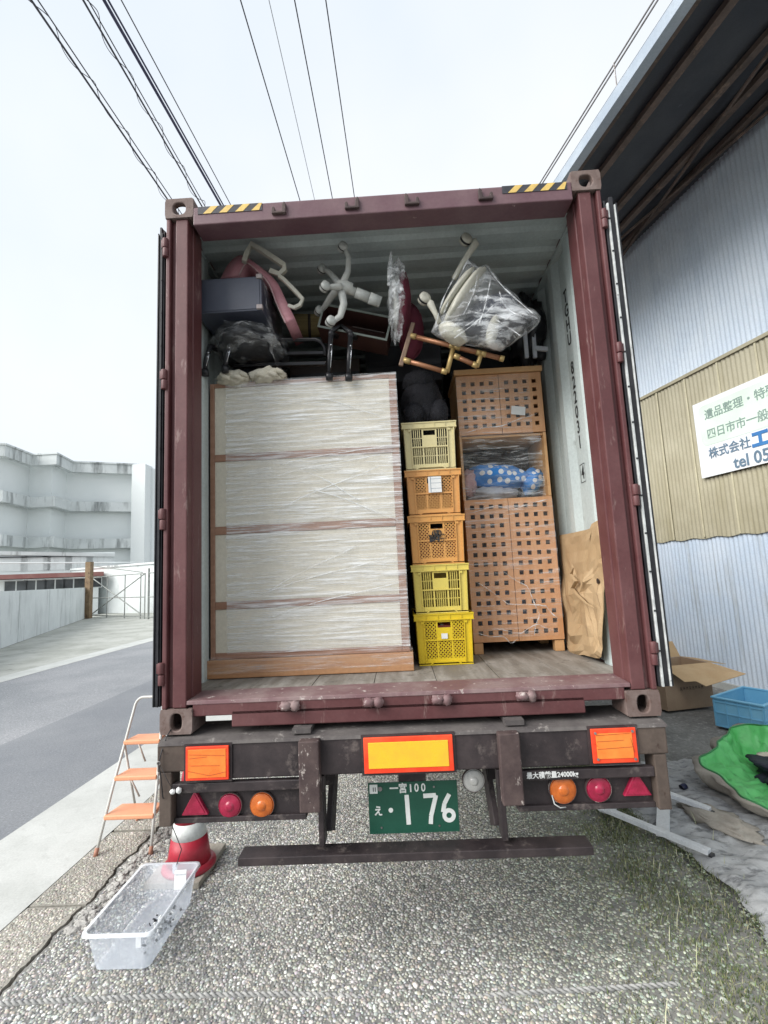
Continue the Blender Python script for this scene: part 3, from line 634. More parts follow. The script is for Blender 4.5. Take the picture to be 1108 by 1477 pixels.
# roof sheet with cross corrugations
b = MB(); pts = [(.14, 4.058), (.30, 4.058)]; y = .30
while y < CL-.2:
    for dy, z in ((.03, 4.078), (.06, 4.078), (.03, 4.058), (.089, 4.058)): y += dy; pts.append((y, z))
n = len(pts)
for off, mi in ((0, 0), (.004, 1)):
    v = [(x, y, z+off) for x in (-1.17, 1.17) for y, z in pts]; b.add(v, [((i, i+1, n+i+1, n+i) if mi else (i+1, i, n+i, n+i+1)) for i in range(n-1)], mi)
b.build('roof', [K['lining'], K['maroon']], ct)
MB().bb(-1.17, 1.17, CL-.06, CL, ZC, 4.08).build('front_wall', [K['lining']], ct)
# container number, reading down the right wall
ux, uy = Vector((0, -1, 0)), Vector((0, 0, 1))
for i, ch in enumerate('TGHU 822031 4'):
    if ch == ' ': continue
    z = 3.72-.1005*i*1.0
    text('number_character', ch, .118, K['ink'], ct, (1.2045, .628, z), ux, uy, .0008, 'CENTER', .8, .002)
z = 3.72-.1005*12
b = MB()
for a_, c_ in (((.588, z-.058), (.668, z-.058)), ((.668, z-.058), (.668, z+.058)), ((.668, z+.058), (.588, z+.058)), ((.588, z+.058), (.588, z-.058))):
    b.bar((1.2045, a_[0], a_[1]), (1.2045, c_[0], c_[1]), .004, .001, Vector((1, 0, 0)))
b.build('check_digit_box', K['ink'], ct)
# doors folded back along both sides
for sx in (-1, 1):
    X = lambda v: sx*v
    ks = .48 if sx < 0 else .88; SQ = lambda v: 1.224+(v-1.240)*ks
    D = MB(); f = lambda b, v0, v1, *r: b.bb(min(X(SQ(v0)), X(SQ(v1))), max(X(SQ(v0)), X(SQ(v1))), *r)
    f(D, 1.258, 1.292, .05, 1.19, 1.345, 3.92)
    d = D.build('door', K['maroon'], ct, False, .004); d['label'] = 'open container door lying back against the side'
    for v0, v1, y0, zt, m_, nm in ((1.240, 1.252, .012, 3.915, 'rubber', 'gasket'), (1.257, 1.269, .004, 3.895, 'chalky', 'edge_strip'), (1.274, 1.300, .012, 3.935, 'rubber', 'gasket'), (1.302, 1.311, .006, 3.885, 'chalky', 'edge_strip'), (1.313, 1.325, .014, 3.90, 'rubber', 'gasket')):
        if sx < 0 and m_ == 'chalky': m_ = 'rubber' if v0 < 1.3 else 'blackp'
        b = MB(); f(b, v0, v1, y0, y0+.05, 1.33, zt); b.build(nm, K[m_], d, False, .002)
    b = MB(); b.cyl((X(SQ(1.325)+.012), .16, 1.36), (X(SQ(1.325)+.012), .16, 3.9), .012, None, 10); b.build('locking_bar', K['steel'], d, True)
    for z in np.linspace(1.5, 3.8, 13):
        b = MB(); f(b, 1.257, 1.269, .0005, .006, z-.004, z+.004); b.build('rivet', K['rubber'], d)

# ================================================================== TRAILER
tr = thing('container_trailer', (0, 0, 0), 'dark steel container trailer rear end with lamps, reflectors and underrun bar', 'trailer')
MB().bb(-1.04, 1.04, -.05, .16, 1.005, 1.172).build('bolster_beam', K['chassis'], tr, False, .008)
b = MB(); b.prism([(-.058, 1.165), (-.05, 1.180), (.0, 1.188), (.24, 1.193), (.24, 1.172), (-.05, 1.172)], (-1.2, 0, 0), (0, 1, 0), (0, 0, 1), 0, 2.41); b.build('beam_top_plate', K['chassis_dusty'], tr, False, .003)
for sx in (-1, 1):
    e = (lambda v0, v1: (min(sx*v0, sx*v1), max(sx*v0, sx*v1)))
    MB().bb(*e(1.045, 1.205), -.052, .2, 1.045, 1.170).build('beam_end', K['chassis_brown'], tr, False, .008)
    b = MB(); b.bb(*e(1.135, 1.195), -.048, .05, .80, 1.044); b.build('end_plate', K['chassis_brown'], tr, False, .006)
    b = MB(); b.bb(*e(.50, 1.134), -.046, -.01, .945, .99); b.build('lamp_rail', K['chassis'], tr, False, .005)
    b = MB(); b.bb(*e(.50, 1.134), .0, .03, .80, .944); b.bb(*e(.50, 1.134), -.02, .0, .80, .825); b.build('lamp_panel', K['chassis'], tr, False, .003)
    x0, x1 = e(.416, .513)
    p = MB(); p.bb(x0, x1, -.105, -.051, .865, 1.178); p.build('stop_pillar', K['pillar'], tr, False, .006)
    MB().bb(x0-.01, x1+.01, -.048, .0, .93, 1.0).build('pillar_bracket', K['chassis'], tr, False, .003)
    b = MB(); b.bb(*e(.425, .452), .03, .12, .65, 1.0); b.build('underrun_leg', K['chassis'], tr, False, .004)
    b = MB(); b.bar((sx*.40, .30, .98), (sx*.415, .16, .66), .03, .09); b.build('underrun_brace', K['chassis'], tr, False, .004)
    MB().bb(*e(.40, .50), .2, 11.6, .86, 1.18).build('main_rail', K['chassis'], tr)
    b = MB(); b.bb(*e(.0, .06), -.03, 0, 1.193, 1.222)
    MB().bb(sx*.51-.045, sx*.51+.045, -.035, .09, 1.1925, 1.216).build('shim_plate', K['chassis_dusty'], tr)
    # wheels well forward
    for y in (3.0, 4.3):
        for dx in (.98, .68):
            t_ = MB(); t_.lathe([(.30, -.13), (.46, -.125), (.49, -.09), (.49, .09), (.46, .125), (.30, .13)], (sx*dx, y, .492), (1, 0, 0), 28); wv = t_.build('wheel', K['rubber'], tr, True)
for y in (3.0, 4.3): MB().cyl((-.9, y, .49), (.9, y, .49), .06).build('axle', K['chassis'], tr)
for y in (1.4, 2.5, 5.5, 8): MB().bb(-.4, .4, y, y+.12, .95, 1.1).build('cross_member', K['chassis'], tr)
b = MB(); b.bb(-.835, .835, -.005, .10, .594, .632); ub = b.build('underrun_bar', K['chassis'], tr, False, .004)
# reflectors
K['refl_o'] = pm('orange_reflector', (.86, .19, .035), (.92, .27, .05), 8, rough=.3, fine=.1, c3=(.55, .10, .03), s3=30, lo3=.68, hi3=.72, st3=(.15, 1, 1), bmp=.05)
K['refl_r'] = pm('red_orange_border', (.84, .055, .02), (.9, .10, .035), 10, rough=.35, fine=.08, bmp=.03)
K['refl_y'] = pm('yellow_reflector', (.86, .52, .035), (.80, .46, .04), 14, rough=.3, fine=.15, bmp=.03, bs=220)
K['cr'] = pm('crack_line', (.45, .10, .03), None, 20, bmp=0)
def reflector(x0, x1, z0, z1, nm, inner, bw, lab, cracks=()):
    MB().bb(x0-.012, x1+.012, -.058, -.051, z0-.012, z1+.010).build('backing_plate', K['chassis'], tr)
    r = MB().bb(x0, x1, -.070, -.059, z0, z1).build(nm, K['refl_r'], tr, False, .003); r['label'] = lab
    MB().bb(x0+bw, x1-bw, -.073, -.068, z0+bw, z1-bw).build('field', inner, r, False, .002)
    for (u0, v0, u1, v1) in cracks:
        MB().bar((x0+(x1-x0)*u0, -.0735, z0+(z1-z0)*v0), (x0+(x1-x0)*u1, -.0735, z0+(z1-z0)*v1), .0016, .0016).build('crack', K['cr'], r)
reflector(-1.058, -.852, 1.010, 1.162, 'end_reflector', K['refl_o'], .012, 'cracked orange reflector on the road side', ((.08, .78, .92, .72), (.05, .30, .55, .15), (.55, .15, .93, .24), (.08, .66, .5, .7), (.12, .45, .8, .43)))
reflector(.850, 1.056, 1.020, 1.172, 'end_reflector', K['refl_o'], .020, 'taped orange reflector on the warehouse side', ((.1, .82, .86, .86), (.1, .42, .9, .46), (.86, .7, .92, .3), (.04, .6, .12, .5), (.1, .64, .7, .66)))
for x, z in ((.868, 1.155), (1.038, 1.158), (.87, 1.04), (1.04, 1.036)): MB().cyl((x, -.0725, z), (x, -.077, z), .006, None, 8).build('rivet', K['steel'], tr)
reflector(-.211, .208, 1.012, 1.172, 'centre_reflector', K['refl_y'], .022, 'yellow reflector plate with red border')
# lamps
K['lens_r'] = pm('red_lens', (.30, .012, .045), (.42, .02, .07), 30, rough=.18, fine=.2, bs=260, spec=.6)
K['lens_o'] = pm('amber_lens', (.52, .12, .02), (.66, .17, .03), 30, rough=.18, fine=.2, bs=260, spec=.6)
K['lens_c'] = pm('clear_lens', (.42, .42, .40), (.55, .55, .53), 14, rough=.2, fine=.3, bs=200, spec=.6)
def lamp(x, z, r, m_, nm, y=-.002):
    l = MB().lathe([(r*1.0, 0), (r, .012), (r*.93, .016), (r*.9, .014)], (x, y, z), (0, -1, 0), 26).build(nm, m_, tr, True)
    MB().lathe([(r*.89, .015), (r*.85, .020), (r*.80, .018), (r*.75, .0225), (r*.69, .0205), (r*.63, .0245), (r*.56, .0225), (r*.50, .026), (r*.43, .024), (r*.36, .027), (r*.31, .031), (r*.18, .033), (r*.06, .034)], (x, y, z), (0, -1, 0), 30).build('lens', m_, l, True)
    MB().lathe([(r*1.02, .0), (r*1.03, .012), (r*.97, .017), (r*.97, .0)], (x, y, z), (0, -1, 0), 26, cap=False).build('rim', m_ if r < .0 else K['pillar'], l, True)
lamp(-.866, .872, .058, K['lens_r'], 'tail_lamp'); lamp(-.712, .870, .060, K['lens_o'], 'turn_lamp')
lamp(.714, .890, .064, K['lens_o'], 'turn_lamp'); lamp(.880, .888, .060, K['lens_r'], 'tail_lamp')
lamp(.307, .925, .054, K['lens_c'], 'reversing_lamp', .05)
b = MB(); b.tube([(.66, -.02, .87), (.665, -.03, .835), (.69, -.03, .818), (.72, -.02, .815)], .003, 6); b.build('wire_end', K['chalky'], tr, True)
for cx, cz in ((-1.035, .880), (1.058, .897)):
    r = MB().prism([(-.065, -.045), (.065, -.045), (0, .068)], (cx, 0, cz), (1, 0, 0), (0, 0, 1), -.03, .02).build('triangle_reflector', K['lens_r'], tr, False, .004)
    MB().prism([(-.05, -.035), (.05, -.035), (0, .05)], (cx, -.02, cz), (1, 0, 0), (0, 0, 1), 0, .003).build('prism_face', K['lens_r'], r)
# number plate
K['plate'] = pm('plate_green', (.016, .085, .055), (.02, .10, .065), 8, rough=.4, fine=.1, bmp=.02)
K['plate_w'] = pm('plate_white', (.80, .83, .80), (.74, .77, .74), 12, rough=.45, fine=.08, bmp=0)
px0, px1, pz0, pz1, py = -.216, .235, .641, .884, .15
pl = MB().bb(px0, px1, py, py+.004, pz0, pz1).build('number_plate', K['plate'], tr, False, .006); pl['label'] = 'green commercial number plate'
MB().bb(-.06, .08, py+.005, py+.12, .86, .99).build('plate_bracket', K['chassis'], tr)
def pt(body, size, x, z, sx=1, bold=.0): text('plate_character', body, size, K['plate_w'], pl, (x, py-.002, z), (1, 0, 0), (0, 0, 1), .0015, 'CENTER', sx, bold)
pt('一宮', .050, -.062, .852, .9, .0012); pt('1', .052, .0, .852, 1, .001); pt('0', .054, .030, .853, .85, .001); pt('0', .054, .064, .853, .85, .001); pt('え', .050, -.168, .748, .9, .0012)
b = MB(); b.cyl((-.105, py-.002, .752), (-.105, py, .752), .0115, None, 16); b.build('plate_character', K['plate_w'], pl)
def stroke(pts, wd): 
    b = MB()
    for (a_, c_) in zip(pts[:-1], pts[1:]):
        b.bar((a_[0], py-.0012-.0001*len(b.f), a_[1]), (c_[0], py-.0012-.0001*len(b.f), c_[1]), wd, .0016, Vector((0, 1, 0)))
    return b
stroke([(-.022, .822), (-.018, .682)], .022).build('plate_character', K['plate_w'], pl)
stroke([(.062, .814), (.126, .816), (.118, .79), (.096, .72), (.092, .682)], .021).build('plate_character', K['plate_w'], pl)
b = stroke([(.193, .819), (.166, .775)], .021); b.lathe([(.0335, 0), (.0335, .002), (.0135, .002), (.0135, 0)], (.186, py, .719), (0, -1, 0), 26, cap=False)
b.bar((.166, py-.0014, .775), (.157, py-.0014, .735), .021, .0016, Vector((0, 1, 0))); b.build('plate_character', K['plate_w'], pl)
b = MB(); b.bb(-.208, -.168, py-.002, py, .833, .876); st = b.build('inspection_sticker', K['plate_w'], pl)
text('sticker_number', '11', .026, K['ink'], st, (-.184, py-.0032, .852), (1, 0, 0), (0, 0, 1), .0005, 'CENTER', .8, .001)
MB().cyl((-.155, py-.005, .855), (-.155, py, .855), .011, None, 16).build('seal_cap', K['steel'], pl)
for x, z in ((.118, .856), (-.155, .672), (.135, .672)): MB().cyl((x, py-.004, z), (x, py, z), .005, None, 8).build('bolt', K['steel'], pl)
# hand-painted load marking on the right lamp rail
text('load_marking', '最大積載量24000kg', .031, K['white'], tr, (.662, -.0475, .969), (1, 0, .01), (0, 0, 1), .0006, 'CENTER', .92, .0006)
# thin cable hanging from the casting hole
cbl = thing('hanging_cable', (-1.14, -.03, 1.25), 'thin black cable hooked in the lower casting with a white tie', 'cable')
MB().tube([at(x, y, Y) for x, y, Y in ((247, 1052, .0), (240, 1063, -.02), (233, 1085, -.06), (229, 1101, -.07), (232, 1120, -.065), (235, 1150, -.06), (246, 1185, .3), (262, 1225, .75), (254, 1250, .78), (263, 1243, .8))], .0028, 6).build('cord', K['blackp'], cbl, True)
MB().tube([at(229, 1101, -.07)+Vector((.008*math.cos(t), 0, .008*math.sin(t))) for t in np.linspace(0, 6.28, 10)], .0022, 5).build('loop', K['steel'], cbl, True)
b = MB(); b.blob(at(249, 1142, -.06), (.014, .012, .012), .3, 3, 10, 8, None, 1); b.blob(at(258, 1140, -.06), (.014, .012, .014), .3, 3, 10, 8, None, 2); b.build('white_tie', K['white'], cbl, True)
MB().tube([at(231, 1104, -.065), at(244, 1130, -.06), at(252, 1141, -.06)], .0015, 5).build('thread', K['blackp'], cbl, True)

# ================================================================== CARGO
# ------------------------------------------------------------------ wrapped wardrobe back
K['panelc'] = pm('cream_backboard', (.64, .60, .50), (.70, .66, .56), 2, rough=.6, c3=(.58, .54, .44), s3=8, lo3=.55, hi3=.75, st3=(6, 1, .4), bmp=.05)
K['framew'] = pm('reddish_wood_frame', (.30, .16, .105), (.38, .22, .15), 3, rough=.5, stretch=(1, 1, 8), c3=(.42, .25, .17), s3=10, lo3=.6, hi3=.75, st3=(.3, 1, 6))
K['plinth'] = pm('warm_wood_plinth', (.42, .21, .10), (.48, .27, .14), 3, rough=.5, stretch=(.6, 1, 10), c3=(.30, .13, .06), s3=8, lo3=.55, hi3=.7, st3=(.3, 1, 6))
wd = thing('wardrobe', (-.56, .5, ZF), 'tall wardrobe with cream back panels and reddish frame, wrapped in clear film', 'wardrobe')
x0, x1, yf, zt = -1.160, .038, .50, 3.20
for a, c in ((x0, x0+.028), (x1-.045, x1)):
    MB().bb(a, c, yf-.002, yf+.50, 1.472, zt).build('side_panel', K['framew'], wd, False, .003)
zr = [1.472, 1.765, 2.222, 2.685, zt-.028]; rh = [.035, .045, .05, .045, .028]
for z, h in zip(zr, rh): MB().bb(x0+.029, x1-.046, yf, yf+.025, z, z+h).build('rail', K['framew'], wd, False, .002)
for i in range(4): MB().bb(x0+.029, x1-.046, yf+.006, yf+.014, zr[i]+rh[i]+.001, zr[i+1]-.001).build('back_panel', K['panelc'], wd)
MB().bb(x0+.03, x1-.047, yf+.03, yf+.49, zt-.026, zt-.002).build('top_board', K['panelc'], wd)
MB().bb(x0-.012, x1+.018, yf-.028, yf+.5, ZF+.004, 1.470).build('plinth', K['plinth'], wd, False, .004)
def fz(p, s=1): return .006*mnoise.noise(Vector((p[0]*2, 3, p[1]*26)))*s+.004*mnoise.noise(Vector((p[0]*9, 1, p[1]*60)))*s
b = MB()
def ff(u, v):
    x = -1.055+(x1+.004+1.055)*u; z = 1.50+(zt+.006-1.50)*v
    if u == 0: x += .012*mnoise.noise(Vector((3, 3, z*14)))
    return (x, yf-.010-abs(fz((x, z)))*1.2, z)
b.grid(ff, 60, 150); b.grid(lambda u, v: (x1+.003+abs(fz((u, v*1.7)))*.8, yf-.01+.5*u, 1.47+(zt+.004-1.47)*v), 12, 60); b.grid(lambda u, v: (-1.055+(x1+.004+1.055)*u, yf-.01+.45*v, zt+.004+abs(fz((u, v)))*1.5), 30, 10)
b.build('stretch_film', K['film'], wd, True)
b = MB(); b.grid(lambda u, v: (x0-.004+(x1+.02-x0)*u, yf-.033-.004*mnoise.noise(Vector((u*8, v*20, 0))), 1.39+.10*v+.012*u), 40, 8); b.build('plinth_film', K['film_lo'], wd, True)
for k in range(9):     # taut folds pulled across the film
    za = random.uniform(1.6, 3.1); zb = za+random.uniform(-.25, .32); xa = random.uniform(-1.05, -.5); xb = random.uniform(-.3, .04)
    MB().tube([(xa+(xb-xa)*t, yf-.02-.004*math.sin(t*9), za+(min(max(zb, 1.55), 3.15)-za)*t+.01*math.sin(t*5)) for t in np.linspace(0, 1, 12)], [.0015]+[.003]*10+[.0015], 5).build('film_fold', K['film_crumple'], wd, True)

# ------------------------------------------------------------------ stack of five crates
def crate(xa, xb, z0, z1, yf, dp, m_, style, label, tilt=0.0):
    t = thing('plastic_crate', ((xa+xb)/2, yf, z0), label, 'crate', 'plastic crates in the narrow stack')
    wdt = xb-xa; H = z1-z0; cx = (xa+xb)/2
    def warp(b):
        for p in b.v:
            k = .955+.045*min(1, (p.z-z0)/H); p.x = cx+(p.x-cx)*k+tilt*(p.z-z0)
            p.y = (yf+dp/2)+(p.y-(yf+dp/2))*(.975+.025*min(1, (p.z-z0)/H))
        return b
    xl, xr, zb, zu = xa+.012, xb-.012, z0+.012, z1-.042
    def wall(y0, y1):
        b = MB(); mg = .052
        X1, X2 = xl+mg, xr-mg; a3 = (X2-X1)/3; zm = zb+.022+(zu-zb-.03)*.5; zt_, zb_ = zu-.006, zb+.028
        hole = (cx-.048, cx+.048, zu-.045, zu-.012)
        xs = sorted({xl, X1, X1+a3*.86, X1+a3*1.0, X2-a3*1.0, X2-a3*.86, X2, xr}); zs = sorted({zb, zb_, zm-.004, zm+.004, hole[2], hole[3], zt_, zu})
        def mask(i, j):
            x, z = (xs[i]+xs[i+1])/2, (zs[j]+zs[j+1])/2
            inx = X1 < x < X1+a3*.86 or X2-a3*.86 < x < X2; mid = X1+a3*1.0 < x < X2-a3*1.0
            if zb_ < z < zm-.004 and (inx or mid): return False
            if zm+.004 < z < zt_ and inx: return False
            if hole[2] < z < hole[3] and mid: return False
            return True
        b.cells(xs, zs, mask, y0, y1)
        win = [(X1, X1+a3*.86, zb_, zm-.004), (X2-a3*.86, X2, zb_, zm-.004), (X1+a3, X2-a3, zb_, zm-.004), (X1, X1+a3*.86, zm+.004, zt_), (X2-a3*.86, X2, zm+.004, zt_)]
        ym, th = (y0+y1)/2, (y1-y0)*.7
        for (a, c, e, g) in win:
            if style == 'slots':
                n = max(3, int((c-a)/.0125))
                for i in range(1, n):
                    x = a+(c-a)*i/n; b.box((x, ym, (e+g)/2), (.0055, th, g-e))
                b.box(((a+c)/2, ym, (e+g)/2), (c-a, th, .005))
            else:
                st = .0225
                for s in (1, -1):
                    k = -int((g-e)/st)-1
                    while a+k*st < c+(g-e):
                        # diagonal x = xk + s*(z-e)
                        xk = a+k*st if s > 0 else a+k*st
                        p = []
                        z_lo, z_hi = e, g
                        if s > 0: lo, hi = max(e, e+(a-xk)), min(g, e+(c-xk))
                        else: lo, hi = max(e, e+(xk-c)), min(g, e+(xk-a))
                        if hi-lo > .002: b.bar((xk+s*(lo-e), ym, lo), (xk+s*(hi-e), ym, hi), .0060, th, Vector((0, 1, 0)))
                        k += 1
        return warp(b)
    wall(yf, yf+.005).build('front_wall', m_, t)
    bk = MB(); bk.bb(xl, xr, yf+dp-.006, yf+dp, zb, zu); warp(bk).build('rear_wall', m_, t)
    for x in (xl, xr-.005):
        s_ = MB(); s_.bb(x, x+.005, yf+.006, yf+dp-.007, zb, zu); warp(s_).build('side_wall', m_, t)
    fl = MB(); fl.bb(xl+.006, xr-.006, yf+.007, yf+dp-.008, zb, zb+.005); warp(fl).build('bottom', m_, t)
    r = MB()
    for a, c, y0, y1 in ((xa, xb, yf-.012, yf-.001), (xa, xb, yf+dp+.001, yf+dp+.012), (xa, xa+.011, yf-.001, yf+dp+.001), (xb-.011, xb, yf-.001, yf+dp+.001)):
        r.bb(a, c, y0, y1, z1-.042, z1-.036); r.bb(a, c, y0, y1, z1-.008, z1)
    r.bb(xa+.006, xb-.006, yf-.007, yf-.001, z1-.036, z1-.008)
    for i in range(6): x = xa+.004+(xb-xa-.008)*i/5; r.bb(x-.002, x+.002, yf-.012, yf-.007, z1-.036, z1-.008)
    warp(r).build('rim', m_, t)
    q = MB()
    for x in (xl+.004, xl+.046, xr-.052, xr-.010): q.bb(x, x+.006, yf-.010, yf-.0005, zb, zu)
    if style != 'slots' or True:
        q.prism([(cx-.105, z0+.004), (cx-.08, z0+.022), (cx+.08, z0+.022), (cx+.105, z0+.004), (cx+.098, z0+.004), (cx+.076, z0+.016), (cx-.076, z0+.016), (cx-.098, z0+.004)][::-1], (0, yf-.001, 0), (1, 0, 0), (0, 0, 1), 0, .008)
    q.bb(xl, xr, yf-.008, yf-.0005, z0, z0+.006)
    for x in (xl+.038, xr-.038): q.cyl((x, yf-.010, zu-.012), (x, yf-.001, zu-.012), .008, None, 10)
    q.bb(xl+.05, xr-.05, yf-.006, yf-.0005, zb+.02+(zu-zb-.03)*.5, zb+.028+(zu-zb-.03)*.5)
    warp(q).build('ribs', m_, t)
    return t
C = lambda n, a, bq: pm(n, a, bq, 6, rough=.45, fine=.12, c3=tuple(x*.75 for x in a), s3=14, lo3=.62, hi3=.8, bmp=.05)
ky1 = C('bright_yellow_plastic', (.72, .53, .02), (.66, .47, .02)); ky2 = C('lemon_plastic', (.70, .57, .12), (.64, .52, .13)); ko1 = C('orange_tan_plastic', (.70, .36, .10), (.62, .32, .10)); ko2 = C('orange_plastic', (.68, .35, .11), (.62, .31, .10)); kc = C('pale_cream_yellow_plastic', (.68, .60, .32), (.62, .55, .31))
CZ = [1.362, 1.668, 1.972, 2.284, 2.580, 2.905]
crate(.072, .445, CZ[0], CZ[1]+.006, .62, .5, ky1, 'diamond', 'bright yellow crate with a small white sticker, bottom of the stack')
crate(.070, .436, CZ[1]+.007, CZ[2]+.006, .62, .5, ky2, 'slots', 'lemon yellow slotted crate, second from the bottom')
crate(.066, .432, CZ[2]+.007, CZ[3]+.006, .62, .5, ko1, 'diamond', 'orange crate with black handwriting, middle of the stack')
crate(.062, .428, CZ[3]+.007, CZ[4]+.006, .62, .5, ko2, 'diamond', 'orange crate with a white ruled paper on its front')
crate(.058, .418, CZ[4]+.007, CZ[5], .62, .5, kc, 'slots', 'pale cream yellow slotted crate, top of the stack')
CR_ = {o['label'].split(',')[0]: o for o in bpy.data.objects if o.name.startswith('plastic_crate')}
c1, c2, c3_, c4, c5 = [o for o in bpy.data.objects if o.name.startswith('plastic_crate') and o.type == 'EMPTY']
K['paper'] = pm('white_paper', (.74, .75, .73), (.70, .71, .70), 5, rough=.7, fine=.05, bmp=0)
p = MB().bb(.212, .296, .604, .606, 2.435, 2.538).build('ruled_paper', K['paper'], c4)
for z in (2.46, 2.495, 2.522): MB().bb(.226, .294, .6032, .6038, z, z+.0018).build('ruled_line', K['slate_ink'], p)
MB().bb(.226, .229, .6032, .6038, 2.437, 2.536).build('ruled_line', K['slate_ink'], p)
text('handwriting', '(ほ)', .042, K['ink'], c3_, (.248, .6165, 2.176), (1, 0, 0), (0, 0, 1), .0008, 'CENTER', .9, .002)
text('handwriting', '高橋', .050, K['ink'], c3_, (.248, .6165, 2.140), (1, 0, 0), (0, 0, 1), .0008, 'CENTER', 1, .0028)
s_ = MB().bb(.238, .276, .6135, .6175, 1.520, 1.552).build('white_sticker', K['paper'], c1)
K['redbox'] = pm('red_brown_contents', (.30, .06, .045), (.38, .12, .09), 6, rough=.5)
for lab, z in (('reddish boxes inside the middle orange crate', CZ[2]), ('reddish brown boxes inside the bright yellow crate', CZ[0])):
    t = thing('carton', (.25, .8, z+.02), lab, 'box'); MB().bb(.11, .40, .66, 1.0, z+.026, z+.235).build('body', K['redbox'], t, False, .004); MB().bb(.24, .26, .659, 1.001, z+.236, z+.237).build('tape', K['paper'], t)

# ------------------------------------------------------------------ lattice cabinet
K['oak'] = pm('orange_birch', (.58, .30, .145), (.64, .36, .19), 3, rough=.45, stretch=(8, 1, .7), fine=.12, c3=(.48, .235, .105), s3=8, lo3=.58, hi3=.75, st3=(5, 1, .5), bmp=.04)
K['oak_l'] = pm('light_birch', (.58, .33, .15), (.64, .39, .19), 3, rough=.45, stretch=(.7, 1, 8), fine=.12, bmp=.04)
lc = thing('lattice_cabinet', (.785, .95, ZF), 'tall orange wood cabinet with square lattice doors, wrapped in clear film', 'cabinet')
x0, x1, yf, dp = .478, 1.092, .95, .42
for a, c in ((x0, x0+.018), (x1-.018, x1)): MB().bb(a, c, yf+.002, yf+dp, 1.436, 3.335).build('side_panel', K['oak_l'], lc, False, .002)
MB().bb(x0-.012, x1+.010, yf-.035, yf+dp+.005, 3.336, 3.375).build('top_board', K['oak_l'], lc, False, .004)
for z in (1.437, 2.402, 2.868): MB().bb(x0+.019, x1-.019, yf+.004, yf+dp-.01, z, z+.018).build('shelf', K['oak_l'], lc, False, .002)
MB().bb(x0+.019, x1-.019, yf+dp-.008, yf+dp, 1.456, 3.334).build('back_panel', K['dark'], lc)
for a in (x0+.002, x1-.066): 
    for yy in (yf-.01, yf+dp-.07): MB().bb(a, a+.062, yy, yy+.06, ZF+.002, 1.435).build('foot', K['oak_l'], lc, False, .003)
def lattice_door(xa, xb, za, zb, nr, mt, mb):
    hs = .030; ms = (xb-xa-4*hs-3*.036)/2; xs = [xa]; 
    for i in range(4): xs += [xa+ms+i*(hs+.036), xa+ms+i*(hs+.036)+hs]
    xs.append(xb); gap = (zb-za-mt-mb-nr*hs)/(nr-1); zs = [za]
    for j in range(nr): zs += [za+mb+j*(hs+gap), za+mb+j*(hs+gap)+hs]
    zs.append(zb)
    return MB().cells(xs, zs, lambda i, j: not (i % 2 == 1 and j % 2 == 1), yf-.018, yf).build('lattice_door', K['oak'], lc, False, .0015)
xm = (x0+x1)/2
for xa, xb in ((x0+.001, xm-.002), (xm+.002, x1-.001)):
    lattice_door(xa, xb, 2.888, 3.332, 6, .05, .05); lattice_door(xa, xb, 1.440, 2.420, 14, .04, .045)
MB().bb(x1-.02, x1, yf-.012, yf+.001, 2.424, 2.884).build('edge_strip', K['oak_l'], lc)
MB().bb(x0+.03, x1-.02, yf+.16, yf+.17, 1.5, 2.38).build('dark_sheet', K['dark'], lc)  # dark sheets inside, seen through the lattice holes
MB().bb(x0+.03, x1-.02, yf+.16, yf+.17, 2.92, 3.31).build('dark_sheet', K['dark'], lc)
K['navy'] = pm('navy_cloth', (.04, .06, .16), (.06, .09, .24), 4, rough=.8)
tn = thing('cloth_bundle', (.9, 1.02, 1.46), 'dark blue and red cloth glimpsed through the lower lattice doors', 'cloth')
b = MB(); b.blob((.78, 1.04, 1.62), (.24, .06, .16), .3, 3, 24, 14, None, 4, flat=-.158); b.build('lower_fold', K['navy'], tn, True)
b = MB(); b.blob((.86, 1.03, 2.05), (.16, .05, .20), .3, 3, 20, 14, None, 9); b.build('upper_fold', pm('dark_red_cloth', (.13, .02, .025), None, 5, rough=.8), tn, True)
b = MB(); b.grid(lambda u, v: (x0-.004+(x1-x0+.004)*u*(.93 if v < .12 else 1), yf-.032-abs(fz((u*1.3, v*2)))*1.3-.01*mnoise.noise(Vector((u*3, v*6, 9))), 1.47+.93*v), 44, 80); b.build('lower_film', film_mat('lower_door_film', .05, .6, 3.0, (1, 1, 15), (0, -.1, 0), lo=.53, hi=.68), lc, True)
b = MB(); b.grid(lambda u, v: (x0-.004+(x1-x0-.09)*u, yf-.03-abs(fz((u*1.3, v*2+5)))*1.3, 2.87+.45*v), 40, 44); b.build('upper_film', film_mat('upper_door_film', .07, .5, 3.0, (1, 1, 16), (0, .1, 0), lo=.50, hi=.68), lc, True)
def crp(u, v):
    x = x0-.002+(x1-x0-.04)*u; z = 2.415+.46*v; n = Vector((x*9, 2, z*16))
    return (x, yf-.02+.05*math.sin(math.pi*min(1, u*1.1))*math.sin(math.pi*v)+.02*mnoise.noise(n)+.012*mnoise.noise(n*2.7), z)
b = MB(); b.grid(crp, 60, 60); b.build('crumpled_film', film_mat('shelf_film', .05, .5, 5, (1, 1, 9), (0, .08, 0), lo=.5, hi=.64), lc, True)
